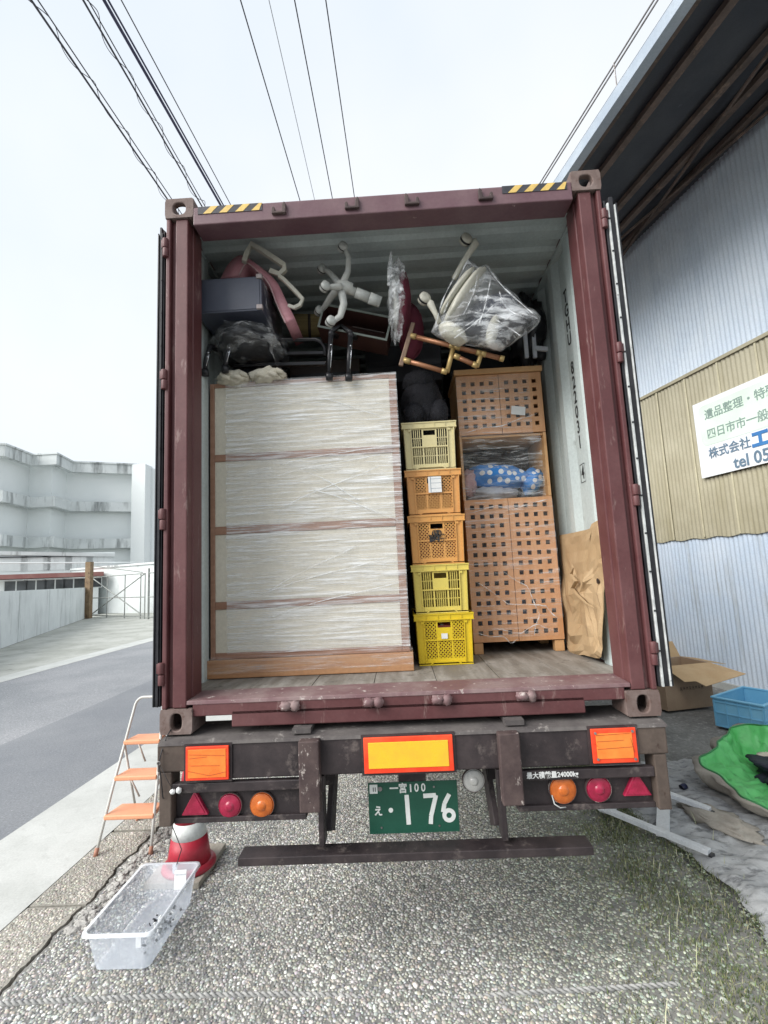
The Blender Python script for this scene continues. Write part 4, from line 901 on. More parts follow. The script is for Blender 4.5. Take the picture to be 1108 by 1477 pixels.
for k, (a, c, e, g) in enumerate((((.50, 1.86), (.72, 1.70), (.98, 1.66), (1.05, 1.58)), ((.60, 1.53), (.8, 1.50), (.92, 1.55), (1.02, 1.50)), ((.50, 1.50), (.66, 1.48), (.72, 1.44), (.78, 1.45)), ((.70, 1.92), (.86, 1.80), (.93, 1.62), (.88, 1.48)), ((.49, 2.33), (.7, 2.36), (.84, 2.34), (1.05, 2.40)), ((.49, 2.90), (.7, 2.93), (.9, 2.97), (1.03, 3.02)))):
    P_ = [Vector((q[0], yf-.045, q[1])) for q in (a, c, e, g)]; pts = []
    for t in np.linspace(0, 1, 16):
        i = min(2, int(t*3)); f_ = t*3-i; q = P_[i].lerp(P_[i+1], f_); pts.append(q+Vector((0, .006*math.sin(t*20+k), .008*math.sin(t*13+k))))
    MB().tube(pts, [.001]+[.003+.002*math.sin(i*1.7+k) for i in range(14)]+[.001], 6).build('film_twist', K['film_crumple'], lc, True)
MB().box((.905, yf-.036, 3.045), (.10, .002, .062), Euler((0, .15, 0)).to_matrix()).build('paper_tag', K['paper'], lc)
# polka dot cushion etc. in the open shelf
m, t_, bs_, o_ = newmat('blue_polka_cloth'); v = tex(t_, 'Voronoi', 17, (1, .4, 1)); v.inputs['Randomness'].default_value = .45
t_.links.new(mixc(t_, ramp(t_, v.outputs['Distance'], .30, .34), (.75, .78, .80), (.035, .22, .60)), bs_.inputs['Base Color']); bs_.inputs['Roughness'].default_value = .8; K['polka'] = m
pk = thing('polka_dot_pillow', (.8, 1.1, 2.43), 'blue polka dot cloth pillow lying in the open shelf', 'pillow')
b = MB(); b.blob((.76, 1.10, 2.605), (.235, .12, .095), .18, 2.2, 32, 18, Euler((0, .12, 0)).to_matrix(), 3); b.build('body', K['polka'], pk, True)
b = MB(); b.blob((1.005, 1.09, 2.56), (.075, .10, .10), .25, 2.5, 22, 14, Euler((0, .5, 0)).to_matrix(), 5); b.build('bow_end', K['polka'], pk, True)
K['pinkc'] = pm('pale_pink_cloth', (.55, .36, .38), (.62, .48, .48), 6, rough=.85); K['lightc'] = pm('pale_grey_cloth', (.55, .57, .6), (.42, .44, .5), 5, rough=.8)
t = thing('pink_cloth', (.55, 1.05, 2.44), 'pale pink cloth tucked at the end of the blue polka dot pillow', 'cloth'); b = MB(); b.blob((.545, 1.07, 2.56), (.055, .08, .10), .4, 3, 20, 14, None, 8); b.build('body', K['pinkc'], t, True)
t = thing('pale_blanket', (.7, 1.1, 2.42), 'pale folded blanket under the blue polka dot pillow', 'blanket'); b = MB(); b.blob((.70, 1.10, 2.475), (.20, .12, .055), .3, 3, 26, 14, None, 2); b.build('body', K['lightc'], t, True)
t = thing('dark_bag', (.75, 1.22, 2.43), 'dark plastic bag at the back of the open shelf above the pillow', 'bag'); b = MB(); b.blob((.76, 1.26, 2.64), (.26, .07, .20), .25, 3, 26, 16, None, 6); b.build('body', K['blackp'], t, True)

# ------------------------------------------------------------------ black plush on the crates
bp = thing('black_plush', (.23, .80, 2.91), 'black furry stuffed toy slumped on top of the crate stack', 'plush toy')
bl = MB(); bl.blob((.215, .80, 3.08), (.145, .14, .20), .10, 2, 30, 22, None, 2); bl.blob((.15, .70, 2.985), (.07, .07, .085), .15, 2, 20, 14, None, 4); bl.blob((.315, .72, 2.99), (.068, .08, .10), .15, 2, 20, 14, None, 5); bl.blob((.20, .78, 3.24), (.115, .11, .085), .1, 2, 22, 14, None, 7)
K['plush'] = pm('black_plush_base', (.012, .012, .015), (.02, .02, .025), 8, rough=.9); bl.build('body', K['plush'], bp, True)
V_ = np.array([tuple(v) for v in bl.v]); me_n = bp.children[0].data; idx = RNG.integers(0, len(me_n.polygons), 9000)
hv, hf, hc = [], [], []
for i in idx:
    pg = me_n.polygons[i]; c = W[bp] @ pg.center; n_ = pg.normal; vs = [W[bp] @ me_n.vertices[j].co for j in pg.vertices]
    c = vs[0].lerp(vs[1], random.random()).lerp(vs[-1].lerp(vs[-2], random.random()), random.random())
    d = (n_*.6+Vector((random.gauss(0, .35), random.gauss(0, .35), -.55+random.gauss(0, .3)))).normalized(); s = d.cross(n_).normalized()*.0011; L_ = random.uniform(.012, .026)
    k = len(hv); hv += [c-s, c+s, c+d*L_]; hf.append((k, k+1, k+2))
b = MB(); b.v = hv; b.f = hf; b.m = [0]*len(hf); f = b.build('fur', pm('black_fur', (.020, .022, .028), (.05, .055, .07), 30, rough=.45, bmp=0), bp); f['kind'] = 'stuff'

# ------------------------------------------------------------------ darker furniture further in, behind the front row
def cabinet(name, x0, x1, y0, y1, z0, z1, m_, label, doors=2):
    t = thing(name, ((x0+x1)/2, y0, z0), label, 'cabinet')
    MB().bb(x0, x1, y0, y1, z0, z1).build('body', m_, t, False, .006)
    for i in range(doors):
        a = x0+.02+(x1-x0-.04)*i/doors; c = x0+.02+(x1-x0-.04)*(i+1)/doors-.006
        d = MB().bb(a, c, y0-.018, y0-.001, z0+.06, z1-.04).build('door', m_, t, False, .003); MB().cyl((c-.04, y0-.04, (z0+z1)/2), (c-.04, y0-.018, (z0+z1)/2), .012).build('knob', K['steel'], d)
    return t
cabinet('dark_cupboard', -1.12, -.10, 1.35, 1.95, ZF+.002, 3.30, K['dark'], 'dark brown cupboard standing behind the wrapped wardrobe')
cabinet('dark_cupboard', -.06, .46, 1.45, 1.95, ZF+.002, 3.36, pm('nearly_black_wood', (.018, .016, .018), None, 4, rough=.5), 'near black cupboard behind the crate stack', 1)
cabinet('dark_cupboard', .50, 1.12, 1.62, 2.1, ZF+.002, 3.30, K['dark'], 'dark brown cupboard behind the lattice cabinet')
def boxthing(name, x0, x1, y0, y1, z0, z1, m_, label, cat='box'):
    t = thing(name, ((x0+x1)/2, (y0+y1)/2, z0), label, cat); MB().bb(x0, x1, y0, y1, z0, z1).build('body', m_, t, False, .012)
    MB().bb(x0+.01, x1-.01, y0-.004, y0-.0005, (z0+z1)/2-.02, (z0+z1)/2+.02).build('strap', K['blackp'], t); return t
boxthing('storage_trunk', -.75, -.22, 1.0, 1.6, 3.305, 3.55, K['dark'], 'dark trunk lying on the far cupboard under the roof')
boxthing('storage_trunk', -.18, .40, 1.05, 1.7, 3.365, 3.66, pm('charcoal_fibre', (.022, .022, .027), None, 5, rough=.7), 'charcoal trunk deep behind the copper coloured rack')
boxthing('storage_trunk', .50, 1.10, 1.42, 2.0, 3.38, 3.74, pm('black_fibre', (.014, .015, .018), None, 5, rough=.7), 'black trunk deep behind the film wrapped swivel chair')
t = thing('wooden_plank', (-.55, .78, 3.205), 'orange brown plank lying on top of the wardrobe', 'plank'); MB().box((-.62, .80, 3.245), (.85, .16, .06), Euler((0, 0, .03)).to_matrix()).build('board', K['plinth'], t, False, .003)
MB().bb(-1.045, -1.04, .72, .88, 3.215, 3.275).build('end_grain', K['oak_l'], t)
# straw mat roll
t = thing('straw_mat', (-.42, .95, 3.56), 'rolled straw mat wedged beside the pink chair', 'mat'); a = at(425, 470, .95); b = MB(); b.cyl(a, a+Vector((.30, .05, .01)), .085, .08, 22); b.build('roll', pm('straw', (.36, .28, .13), (.26, .20, .09), 10, rough=.9, stretch=(1, 1, 8), bmp=.5, bs=90), t, True)
b = MB(); b.cyl(a+Vector((.1, .017, 0)), a+Vector((.12, .02, 0)), .088, None, 22); b.build('tie', K['dark'], t, True)

# ------------------------------------------------------------------ dark slate cabinet box with brackets
K['slate'] = pm('slate_blue_panel', (.060, .068, .095), (.080, .090, .12), 3, rough=.45, fine=.1, bmp=.03)
bx = thing('slate_cabinet', (-.955, .27, 3.55), 'slate blue box cabinet with small corner brackets on the black chair', 'cabinet')
p0, p1, p2, p3 = at(280, 404, .26), at(377, 400, .26), at(377, 447, .26), at(281, 451, .26)
X0, X1, Z0, Z1 = -1.150, p1.x, p2.z, p0.z
MB().bb(X0, X1, .262, .78, Z0, Z1).build('body', K['slate'], bx, False, .004)
MB().bb(X0+.012, X1-.012, .258, .2615, Z0+.010, Z1-.010).build('front_panel', K['slate'], bx, False, .002)
for x in (X0+.012, X1-.012):
    for z in (Z0+.018, Z1-.006): MB().bb(x-.018, x+.018, .248, .275, z-.014, z+.014).build('corner_bracket', K['dullsteel'], bx, False, .003)
b = MB(); b.grid(lambda u, v: (X1+.008+.03*v*(1-u)+.012*mnoise.noise(Vector((u*5, v*9, 1))), .275+.42*u, Z1-.02-(Z1-Z0+.22)*v), 16, 24); b.build('loose_film', film_mat('dark_film', .05, .6, 6, (1, 1, 2), (0, .9, 0), lo=.52, hi=.62), bx, True)
# black upholstered chair, upside down, under it
bc = thing('black_office_chair', (-.92, .55, 3.22), 'black office chair wrapped in film lying under the slate box', 'chair')
b = MB(); b.blob((-.905, .62, 3.455), (.23, .30, .095), .12, 2, 28, 16, None, 3); b.build('seat', K['blackp'], bc, True)
b = MB(); b.blob((-.905, .60, 3.455), (.238, .33, .105), .2, 4, 40, 24, None, 5); b.build('film', film_mat('black_chair_film', .03, .45, 4, (1, 1, 7), (0, .05, 0), lo=.52, hi=.66), bc, True)
b = MB(); b.cyl((-.95, .66, 3.37), (-.98, .62, 3.24), .03, .035); b.build('column', K['blackp'], bc, True)
def leg_with_caster(px, par, Y, big=1):
    (ax, ay), (cx, cy) = px; a, c = at(ax, ay, Y), at(cx, cy, Y)
    l = MB().tube([a+Vector((.02, .10, .03)), a, a.lerp(c, .55)+Vector((-.004, -.012, 0)), c], [.022*big, .018*big, .015*big, .015*big], 8).build('leg', K['blackp'], par, True)
    for f in (.30, .48): q = a.lerp(c, f); MB().blob(q+Vector((.004, -.019*big, 0)), (.006, .004, .006), 0, 1, 8, 6).build('bolt', K['chrome'], l, True)
    MB().cyl(a.lerp(c, .15)+Vector((.013, -.013, 0)), a.lerp(c, .85)+Vector((.008, -.015, 0)), .0035, None, 6).build('chrome_strip', K['chrome'], l, True)  # thin chrome strip down the front of the leg
    w_ = MB(); w_.lathe([(.012, -.022), (.024, -.02), (.026, 0), (.024, .02), (.012, .022)], c+Vector((0, 0, -.012)), (1, .3, 0), 16); w_.build('caster', K['blackp'], par, True)
leg_with_caster(((303, 500), (296, 535)), bc, .42); leg_with_caster(((334, 492), (325, 530)), bc, .42)
# black cart frame with a rounded handle
cf = thing('folding_cart_frame', (-.7, .60, 3.21), 'black metal frame with a rounded handle lying on the wardrobe', 'frame')
pts = [at(x, y, .60) for x, y in ((345, 512), (347, 500), (356, 493), (366, 491.5), (410, 491), (455, 490.5), (463, 494), (468, 501), (469, 513))]
MB().tube(pts, .012, 10).build('handle', K['blackp'], cf, True); MB().tube([p+Vector((0, -.010, .007)) for p in pts[3:7]], .0035, 6).build('steel_edge', K['steel'], cf, True)  # thin steel strip along the upper edge, also on the cross bars
for (x0_, y0_, x1_, y1_) in ((352, 512, 468, 510), (338, 528, 470, 525)):
    MB().bar(at(x0_, y0_, .61), at(x1_, y1_, .61), .035, .022).build('cross_bar', K['blackp'], cf, False, .003)
    MB().bar(at(x0_, y0_-3, .596), at(x1_, y1_-3, .596), .003, .006).build('steel_edge', K['steel'], cf)
lg = thing('black_caster_legs', (-.33, .47, 3.2), 'pair of glossy black caster legs hanging over the wardrobe top', 'chair base')
leg_with_caster(((478, 481), (475, 541)), lg, .455, .9); leg_with_caster(((506, 483), (503, 542)), lg, .455, .9)
for (px_, py_) in ((478, 481), (506, 483)): MB().blob(at(px_, py_, .455), (.021, .02, .022), 0, 1, 14, 10).build('top_joint', K['blackp'], lg, True)
MB().tube([at(478, 478, .47), at(492, 470, .60), at(506, 480, .47)], .016, 8).build('cross_tube', K['blackp'], lg, True)

# ------------------------------------------------------------------ pink armchair
K['pink'] = pm('dusty_pink_vinyl', (.46, .205, .24), (.54, .27, .30), 4, rough=.5, c3=(.5, .32, .33), s3=14, lo3=.66, hi3=.76)
K['piping'] = pm('pale_pink_piping', (.62, .42, .42), None, 8, rough=.5)
K['cream'] = pm('cream_plastic', (.56, .54, .46), (.48, .47, .41), 6, rough=.4)
pc = thing('pink_chair', (-.85, .4, 3.6), 'dusty pink vinyl chair with cream plastic armrests, upside down', 'chair')
prof = [(318, 402), (330, 380), (348, 368), (372, 382), (398, 405), (412, 432), (426, 460)]
prof2 = [(345, 397), (352, 383), (358, 380), (372, 392), (388, 410), (399, 438), (412, 466)]
Yp = .36
out_, in_ = [], []
def smooth_poly(P_, n=6):
    R_ = []
    for i in range(len(P_)-1):
        a = P_[max(i-1, 0)]; b_ = P_[i]; c = P_[i+1]; d = P_[min(i+2, len(P_)-1)]
        for k in range(n):
            t = k/n; R_.append(tuple(.5*((2*b_[j])+(-a[j]+c[j])*t+(2*a[j]-5*b_[j]+4*c[j]-d[j])*t*t+(-a[j]+3*b_[j]-3*c[j]+d[j])*t**3) for j in (0, 1)))
    return R_+[P_[-1]]
o2, i2 = smooth_poly(prof), smooth_poly(prof2); n = len(o2)
rows = []
for q, Y in ((i2, Yp), (o2, Yp+.015), (o2, Yp+.30), (i2, Yp+.31)):
    rows.append([at(x, y, Y if Y < .5 else Yp)+Vector((0, Y-Yp if Y > .5 else 0, 0)) for x, y in q])
b = MB(); v = [p for r in rows for p in r]
b.add(v, [(k*n+i, k*n+i+1, ((k+1) % 4)*n+i+1, ((k+1) % 4)*n+i) for k in range(4) for i in range(n-1)]+[tuple(k*n for k in range(4)), tuple(k*n+n-1 for k in (3, 2, 1, 0))])
b.build('seat_shell', K['pink'], pc, True)
MB().tube(rows[0], .0045, 6).build('piping', K['piping'], pc, True)
MB().grid(lambda u, v: rows[0][int(u*(n-1))].lerp(rows[3][int(u*(n-1))], .5)+Vector((0, 0, -.02)), 10, 2).build('underside', K['piping'], pc, True)
def arm(P_, Y, dy, w_=.042):
    pts = [at(x, y, Y+dy*i) for i, (x, y) in enumerate(P_)]
    MB().tube(pts, w_*.62, 4, ry=.8).build('armrest', K['cream'], pc, False, .005)
arm([(352, 378), (356, 366), (363, 353), (385, 366), (410, 383), (411, 389), (404, 396), (390, 391)], .33, .006)
arm([(402, 398), (410, 404), (424, 418), (437, 432), (433, 440), (425, 444), (416, 441)], .35, .006, .034)

# ------------------------------------------------------------------ white swivel chair lying on its side
K['offw'] = pm('off_white_plastic', (.52, .53, .50), (.44, .46, .44), 8, rough=.4, c3=(.3, .31, .3), s3=20, lo3=.68, hi3=.76)
K['wine'] = pm('wine_red_cloth', (.10, .012, .028), (.14, .02, .04), 8, rough=.75)
ws = thing('white_swivel_chair', (-.25, .4, 3.6), 'white five star chair base with wine red seat wrapped in film', 'chair')
Y0 = .36; hub = at(493, 414, Y0)
b = MB(); b.lathe([(.028, -.03), (.040, -.02), (.044, .02), (.036, .05), (.030, .07)], hub+Vector((.0, 0, 0)), (1, .15, -.12), 18); b.build('hub', K['offw'], ws, True)
arms = [((493, 412), (502, 392), (503, 372), (497, 357), Y0, Y0-.01), ((492, 418), (496, 438), (491, 456), (480, 464), Y0-.01, Y0-.03), ((490, 410), (482, 400), (474, 392), (467, 389), Y0+.02, Y0+.16), ((488, 416), (478, 428), (470, 440), (463, 449), Y0+.02, Y0+.22), ((492, 414), (484, 414), (477, 414), (472, 414), Y0-.03, Y0-.07)]
for a, c, e, g, ya, yb in arms:
    P_ = [at(*a, ya), at(*c, ya*.6+yb*.4), at(*e, ya*.3+yb*.7), at(*g, yb)]
    s2 = [P_[0].lerp(P_[1], .5)]
    MB().tube([P_[0], s2[0], P_[1], P_[1].lerp(P_[2], .5), P_[2], P_[2].lerp(P_[3], .6), P_[3]], [.026, .025, .023, .022, .020, .018, .016], 10, ry=.8).build('star_leg', K['offw'], ws, True)
    c_ = P_[3]+Vector((-.012, -.004, .0))
    cs = MB().lathe([(.012, -.026), (.028, -.023), (.031, -.005), (.031, .005), (.028, .023), (.012, .026)], c_, (.55, -.75, .2), 16).build('caster', K['offw'], ws, True)
    MB().lathe([(.0315, -.004), (.0320, 0), (.0315, .004)], c_, (.55, -.75, .2), 16, cap=False).build('tread', K['blackp'], cs, True)
ce = at(549, 436, Y0+.05)
b = MB(); b.cyl(hub, hub.lerp(ce, .35), .027, None, 16); b.cyl(hub.lerp(ce, .36), hub.lerp(ce, .70), .033, None, 16); b.cyl(hub.lerp(ce, .71), ce, .037, .034, 16); b.build('gas_column', K['offw'], ws, True)
st_ = at(574, 436, Y0+.12); R_ = Euler((0, .06, 0)).to_matrix()
b = MB(); b.blob(st_+Vector((.03, .06, 0)), (.055, .20, .225), .08, 2, 26, 20, R_, 3); b.build('seat_cushion', K['wine'], ws, True)
b = MB(); b.blob(st_+Vector((-.005, .03, .005)), (.032, .17, .19), .1, 2, 24, 18, R_, 4); b.build('seat_shell', K['offw'], ws, True)
b = MB(); b.blob(st_+Vector((.0, .01, .012)), (.062, .20, .245), .30, 3.2, 44, 32, R_, 8); b.tube([st_+Vector((-.055, -.16, .02)), st_+Vector((-.04, -.17, .12)), st_+Vector((-.03, -.16, .24))], [.01, .02, .006], 8)
b.build('film', K['film_crumple'], ws, True)
t = thing('wine_cushion', (.10, .75, 3.36), 'wine red cushion stuffed behind the film wrapped swivel seat', 'cushion'); b = MB(); b.blob(at(592, 480, .72), (.09, .13, .20), .15, 2, 24, 18, None, 4); b.build('cover', K['wine'], t, True)
b = MB(); b.tube([at(592, 480, .72)+Vector((.088*math.sin(a), -.03, .2*math.cos(a))) for a in np.linspace(0, 6.2, 30)], .004, 5); b.build('piping', K['wine'], t, True)
# ------------------------------------------------------------------ open drawer
K['drawer'] = pm('dark_red_brown_wood', (.060, .026, .022), (.085, .04, .033), 4, rough=.5, stretch=(.5, 1, 6)); K['edge'] = pm('grey_green_edge', (.24, .28, .25), (.18, .21, .19), 8, rough=.5)
dr = thing('wooden_tray', (-.2, .58, 3.5), 'empty dark drawer with pale edges tipped towards the door', 'drawer')
c4_ = [at(x, y, .56) for x, y in ((467, 441), (458, 471), (558, 491), (566, 456))]; cc = sum(c4_, Vector())/4; ux = (c4_[2]-c4_[1]).normalized(); uz = (c4_[0]-c4_[1]).normalized(); uz = (uz-ux*uz.dot(ux)).normalized(); uy = uz.cross(ux)
hw, hh, dd = (c4_[2]-c4_[1]).length/2, .085, .22
T = Matrix((ux, uy, uz)).transposed().to_4x4(); T.translation = cc
for (a, c, e, g) in ((-hw, hw, -hh, -hh+.012), (-hw, hw, hh-.012, hh), (-hw, -hw+.012, -hh+.012, hh-.012), (hw-.012, hw, -hh+.012, hh-.012)):
    s = -1 if uy.y > 0 else 1
    y_a, y_b = (.0, dd) if uy.y > 0 else (-dd, 0)
    w_ = MB(T).bb(a, c, y_a, y_b, e, g).build('side', K['drawer'], dr)
    MB(T).bb(a-.0005, c+.0005, (-.006 if uy.y > 0 else 0), (0 if uy.y > 0 else .006), e-.0005, g+.0005).build('pale_edge', K['edge'], w_)
MB(T).bb(-hw+.012, hw-.012, dd-.012 if uy.y > 0 else -dd, dd if uy.y > 0 else -dd+.012, -hh+.012, hh-.012).build('bottom', K['drawer'], dr)
MB(T).bb(-.02, .2, .05 if uy.y > 0 else -.06, .06 if uy.y > 0 else -.05, -.012, -.004).build('runner', K['dark'], dr)
# ------------------------------------------------------------------ copper coloured rack
K['copper'] = pm('copper_brown_tube', (.40, .19, .10), (.32, .15, .08), 6, rough=.35, metal=.35); K['brass'] = pm('brass_joint', (.55, .40, .17), (.46, .33, .14), 8, rough=.35, metal=.35)
cr = thing('copper_rack', (.4, .45, 3.4), 'copper coloured tube rack with brass joints, tilted above the plush toy', 'rack')
Yc = .47
def cp(x, y, dy=0): return at(x, y, Yc+dy)
MB().bar(cp(596, 466), cp(578, 528), .028, .022, Vector((0, 1, 0))).build('end_post', pm('bronze_post', (.20, .13, .09), (.28, .19, .13), 6, rough=.45, metal=.3), cr, False, .004)
for a, c in (((592, 484), (727, 518)), ((582, 519), (645, 537)), ((655, 513), (689, 528))): MB().cyl(cp(*a), cp(*c), .0155, None, 12).build('tube', K['copper'], cr, True)
for a, c in (((645, 537), (656, 493)), ((688, 529), (695, 508))): MB().cyl(cp(*a), cp(*c), .0145, None, 12).build('upright', K['brass'], cr, True)
for x, y, x2, y2 in ((592, 484, 600, 486), (582, 519, 592, 522), (645, 537, 637, 534.7), (656, 500, 648, 498), (656, 500, 664, 502), (655, 513, 663, 516), (689, 528, 682, 525), (694, 510, 687, 508), (694, 510, 701, 511.5), (727, 518, 721, 516.5)):
    MB().cyl(cp(x, y), cp(x2, y2), .0185, None, 12).build('joint', K['brass'], cr, True)
b = MB(); b.bar(cp(640, 520, .25), cp(700, 512, .25), .06, .5); 
# ------------------------------------------------------------------ film wrapped cream swivel chair
rc = thing('cream_swivel_chair', (.7, .45, 3.4), 'cream swivel chair bundled in crumpled clear film on the lattice cabinet', 'chair')
Yr = .34
def r_(x, y, dy=0): return at(x, y, Yr+dy)
def slab(name, P_, rad_, m_, dy=0, seed=0):
    a, c = r_(*P_[0], dy), r_(*P_[1], dy); x = (c-a).normalized(); y = Vector((0, 1, 0)); z = x.cross(y).normalized(); y = z.cross(x); R_ = Matrix((x, y, z)).transposed()
    b = MB(); b.blob((a+c)/2, ((c-a).length/2, rad_[0], rad_[1]), .08, 1.6, 28, 18, R_, seed); return b.build(name, m_, rc, True)
K['creamw'] = pm('ivory_plastic', (.60, .59, .50), (.53, .52, .45), 6, rough=.35)
slab('backrest_shell', ((640, 470), (700, 388)), (.14, .042), K['creamw'], .04, 1)
slab('seat_shell', ((636, 452), (684, 388)), (.10, .028), K['creamw'], .0, 2)
slab('base_cover', ((634, 468), (672, 494)), (.08, .052), K['creamw'], .02, 3)
slab('arm_pad', ((705, 500), (716, 455)), (.05, .035), K['creamw'], .02, 4)
slab('cushion', ((672, 470), (745, 440)), (.15, .11), pm('charcoal_blue_cloth', (.035, .042, .07), (.055, .065, .10), 5, rough=.8), .16, 5)
slab('lower_cushion', ((690, 495), (756, 470)), (.12, .08), pm('charcoal_cloth', (.05, .05, .055), None, 5, rough=.8), .12, 6)
for P_, c_ in ((((655, 402), (668, 378), (679, 362), (686, 352), (684, 346)), (672, 346)), (((634, 466), (628, 452), (624, 444), (621, 438), (618, 434)), (612, 431))):
    MB().tube([r_(*q) for q in P_], [.016, .016, .020, .024, .016], 10).build('star_leg', K['creamw'], rc, True)
    q = r_(*c_); cs = MB().lathe([(.014, -.026), (.034, -.024), (.037, -.008), (.037, .008), (.034, .024), (.014, .026)], q, (.45, -.85, .25), 20).build('caster', K['creamw'], rc, True)
    MB().lathe([(.0375, -.007), (.0385, -.006), (.0385, .006), (.0375, .007)], q, (.45, -.85, .25), 20, cap=False).build('tread', K['blackp'], cs, True)
ol = [(622, 478), (628, 462), (640, 440), (655, 402), (668, 372), (690, 384), (703, 382), (722, 404), (745, 428), (777, 452), (776, 468), (752, 486), (733, 500), (722, 506), (700, 502), (672, 498), (650, 492), (632, 488)]
ol = smooth_poly(ol+[ol[0]], 4)[:-1]; n = len(ol); cx_, cy_ = 695, 452
b = MB(); rings = []
for f, dy in ((1.0, .13), (.96, .03), (.80, -.04), (.55, -.065), (.28, -.07)):
    rr = []
    for i, (x, y) in enumerate(ol):
        p = r_(cx_+(x-cx_)*f, cy_+(y-cy_)*f, dy); k = Vector((x*.045, y*.045, f*4)); p += Vector((0, .030*mnoise.noise(k)+.018*mnoise.noise(k*2.9), 0)); rr.append(p)
    rings.append(rr)
rings.insert(0, [r_(cx_+(x-cx_)*.85, cy_+(y-cy_)*.85, .38) for x, y in ol])
v = [p for rr in rings for p in rr]+[r_(cx_, cy_, -.06)]
b.add(v, [(k*n+i, k*n+(i+1) % n, (k+1)*n+(i+1) % n, (k+1)*n+i) for k in range(len(rings)-1) for i in range(n)]+[((len(rings)-1)*n+i, (len(rings)-1)*n+(i+1) % n, len(v)-1) for i in range(n)])
fo = b.build('film', film_mat('chair_film', .10, .85, 5, (1, 1, 3.5), (0, .95, 0), lo=.46, hi=.60), rc, True)
for k, P_ in enumerate((((655, 488), (690, 462), (712, 440)), ((690, 385), (684, 420), (668, 455)), ((714, 460), (745, 480), (752, 486)), ((776, 460), (745, 452), (720, 470)), ((703, 384), (726, 414), (772, 455)), ((660, 392), (640, 430), (628, 470)), ((676, 372), (654, 418), (640, 452)), ((708, 402), (700, 440), (690, 470)), ((720, 420), (732, 445), (765, 462)))):
    q = smooth_poly(list(P_), 7); MB().tube([r_(x, y, -.075+.012*math.sin(i*.9+k)) for i, (x, y) in enumerate(q)], [.001]+[.0035+.002*math.sin(i*1.3+k) for i in range(len(q)-2)]+[.001], 6).build('film_fold', K['film_crumple'], rc, True)
# black bag high on the right
t = thing('black_bag', (1.05, 1.0, 3.5), 'black rubbish bag jammed under the roof by the pale wall', 'bag'); b = MB(); b.blob(at(768, 440, 1.0)+Vector((-.03, .1, -.17)), (.13, .22, .26), .35, 3, 30, 22, None, 4); b.build('sack', K['blackp'], t, True)
b = MB(); b.blob(at(772, 415, 1.0)+Vector((-.03, .1, -.10)), (.05, .05, .05), .4, 4, 14, 10, None, 7); b.build('knot', K['blackp'], t, True)
t = thing('pale_rails', (1.0, .8, 3.38), 'pair of short pale rails poking up behind the film bundle', 'rails')
for x in (757, 769): MB().bar(at(x, 478, .9), at(x+3, 516, .9), .026, .02).build('upright', K['lightc'], t)
MB().bar(at(770, 502, .89), at(790, 504, .89), .02, .03).build('cross_bar', K['lightc'], t)
# work gloves
K['cotton'] = pm('cream_cotton_knit', (.70, .66, .55), (.62, .58, .47), 14, rough=.9, bmp=.5, bs=220)
def glove(name, label, x0, x1, y, seed):
    t = thing(name, at((x0+x1)/2, y, .47), label, 'gloves', 'cotton gloves on the wardrobe'); s = (at(x1, y, .47)-at(x0, y, .47)).length; c = at((x0+x1)/2, y, .47)
    b = MB(); b.blob(c+Vector((0, .03, .0)), (s*.52, .065, .05), .35, 3, 26, 16, None, seed); b.build('palm', K['cotton'], t, True)
    for k in range(4):
        q = c+Vector((-s*.30+s*.18*k, -.02+.01*(k % 2), -.018+.018*(k % 2)));
        MB().tube([q, q+Vector((s*.12, -.012, .014)), q+Vector((s*.24, -.004, .002)), q+Vector((s*.30, .01, -.006))], [.012, .018, .016, .008], 8).build('finger', K['cotton'], t, True)
    MB().tube([c+Vector((s*.36, .01, 0)), c+Vector((s*.46, .012, -.004)), c+Vector((s*.56, .012, -.012))], [.024, .022, .020], 10).build('cuff', K['cotton'], t, True)
glove('work_glove', 'cream cotton glove bundle beside the container wall', 312, 356, 544, 3)
glove('work_glove', 'cream cotton glove bundle with its cuff pointing away from the wall', 360, 408, 540, 6)
# ------------------------------------------------------------------ crumpled cardboard on the right wall
K['kraft'] = pm('kraft_card', (.42, .29, .16), (.47, .34, .20), 4, rough=.8, fine=.12, bmp=.1)
cb = thing('cardboard_sheet', (1.12, .8, ZF), 'large crumpled brown cardboard sheet leaning on the pale container wall', 'cardboard')
oc = [(808, 772), (815, 860), (820, 938), (845, 944), (866, 949), (871, 935), (873, 880), (874, 810), (871, 796), (868, 753), (855, 756), (854, 762), (830, 768)]
def cardpt(px, py, bulge=0):
    lean = (938-py)/180; X = 1.13+.03*lean
    d = ray(px, py); k = (X-CAM.x)/d.x; p = CAM+d*k; return p
dn = smooth_poly(oc+[oc[0]], 3)[:-1]; n = len(dn); cxx, cyy = 843, 855; b = MB(); v = []
fr = (1.0, .93, .82, .68, .5, .3, .12)
for f in fr:
    for x, y in dn:
        X, Yy = cxx+(x-cxx)*f, cyy+(y-cyy)*f; p = cardpt(X, Yy); k = Vector((X*.05, Yy*.05, 3)); q = Vector((X*.14, Yy*.14, 7))
        am = 1.7 if Yy > 830 else .6
        bmpv = (abs(mnoise.noise(k))*.045+abs(mnoise.noise(q))*.022)*am*(1 if f < .99 else .5)
        v.append(p+Vector((-bmpv, -bmpv*.3, 0)))
m0 = len(v); v.append(cardpt(cxx, cyy)+Vector((-.03, 0, 0)))
faces = [(k*n+i, k*n+(i+1) % n, (k+1)*n+(i+1) % n, (k+1)*n+i) for k in range(len(fr)-1) for i in range(n)]+[((len(fr)-1)*n+i, (len(fr)-1)*n+(i+1) % n, m0) for i in range(n)]
b.add(v, faces); o = b.build('sheet', K['kraft'], cb); sm = o.modifiers.new('thick', 'SOLIDIFY'); sm.thickness = .006; sm.offset = 0
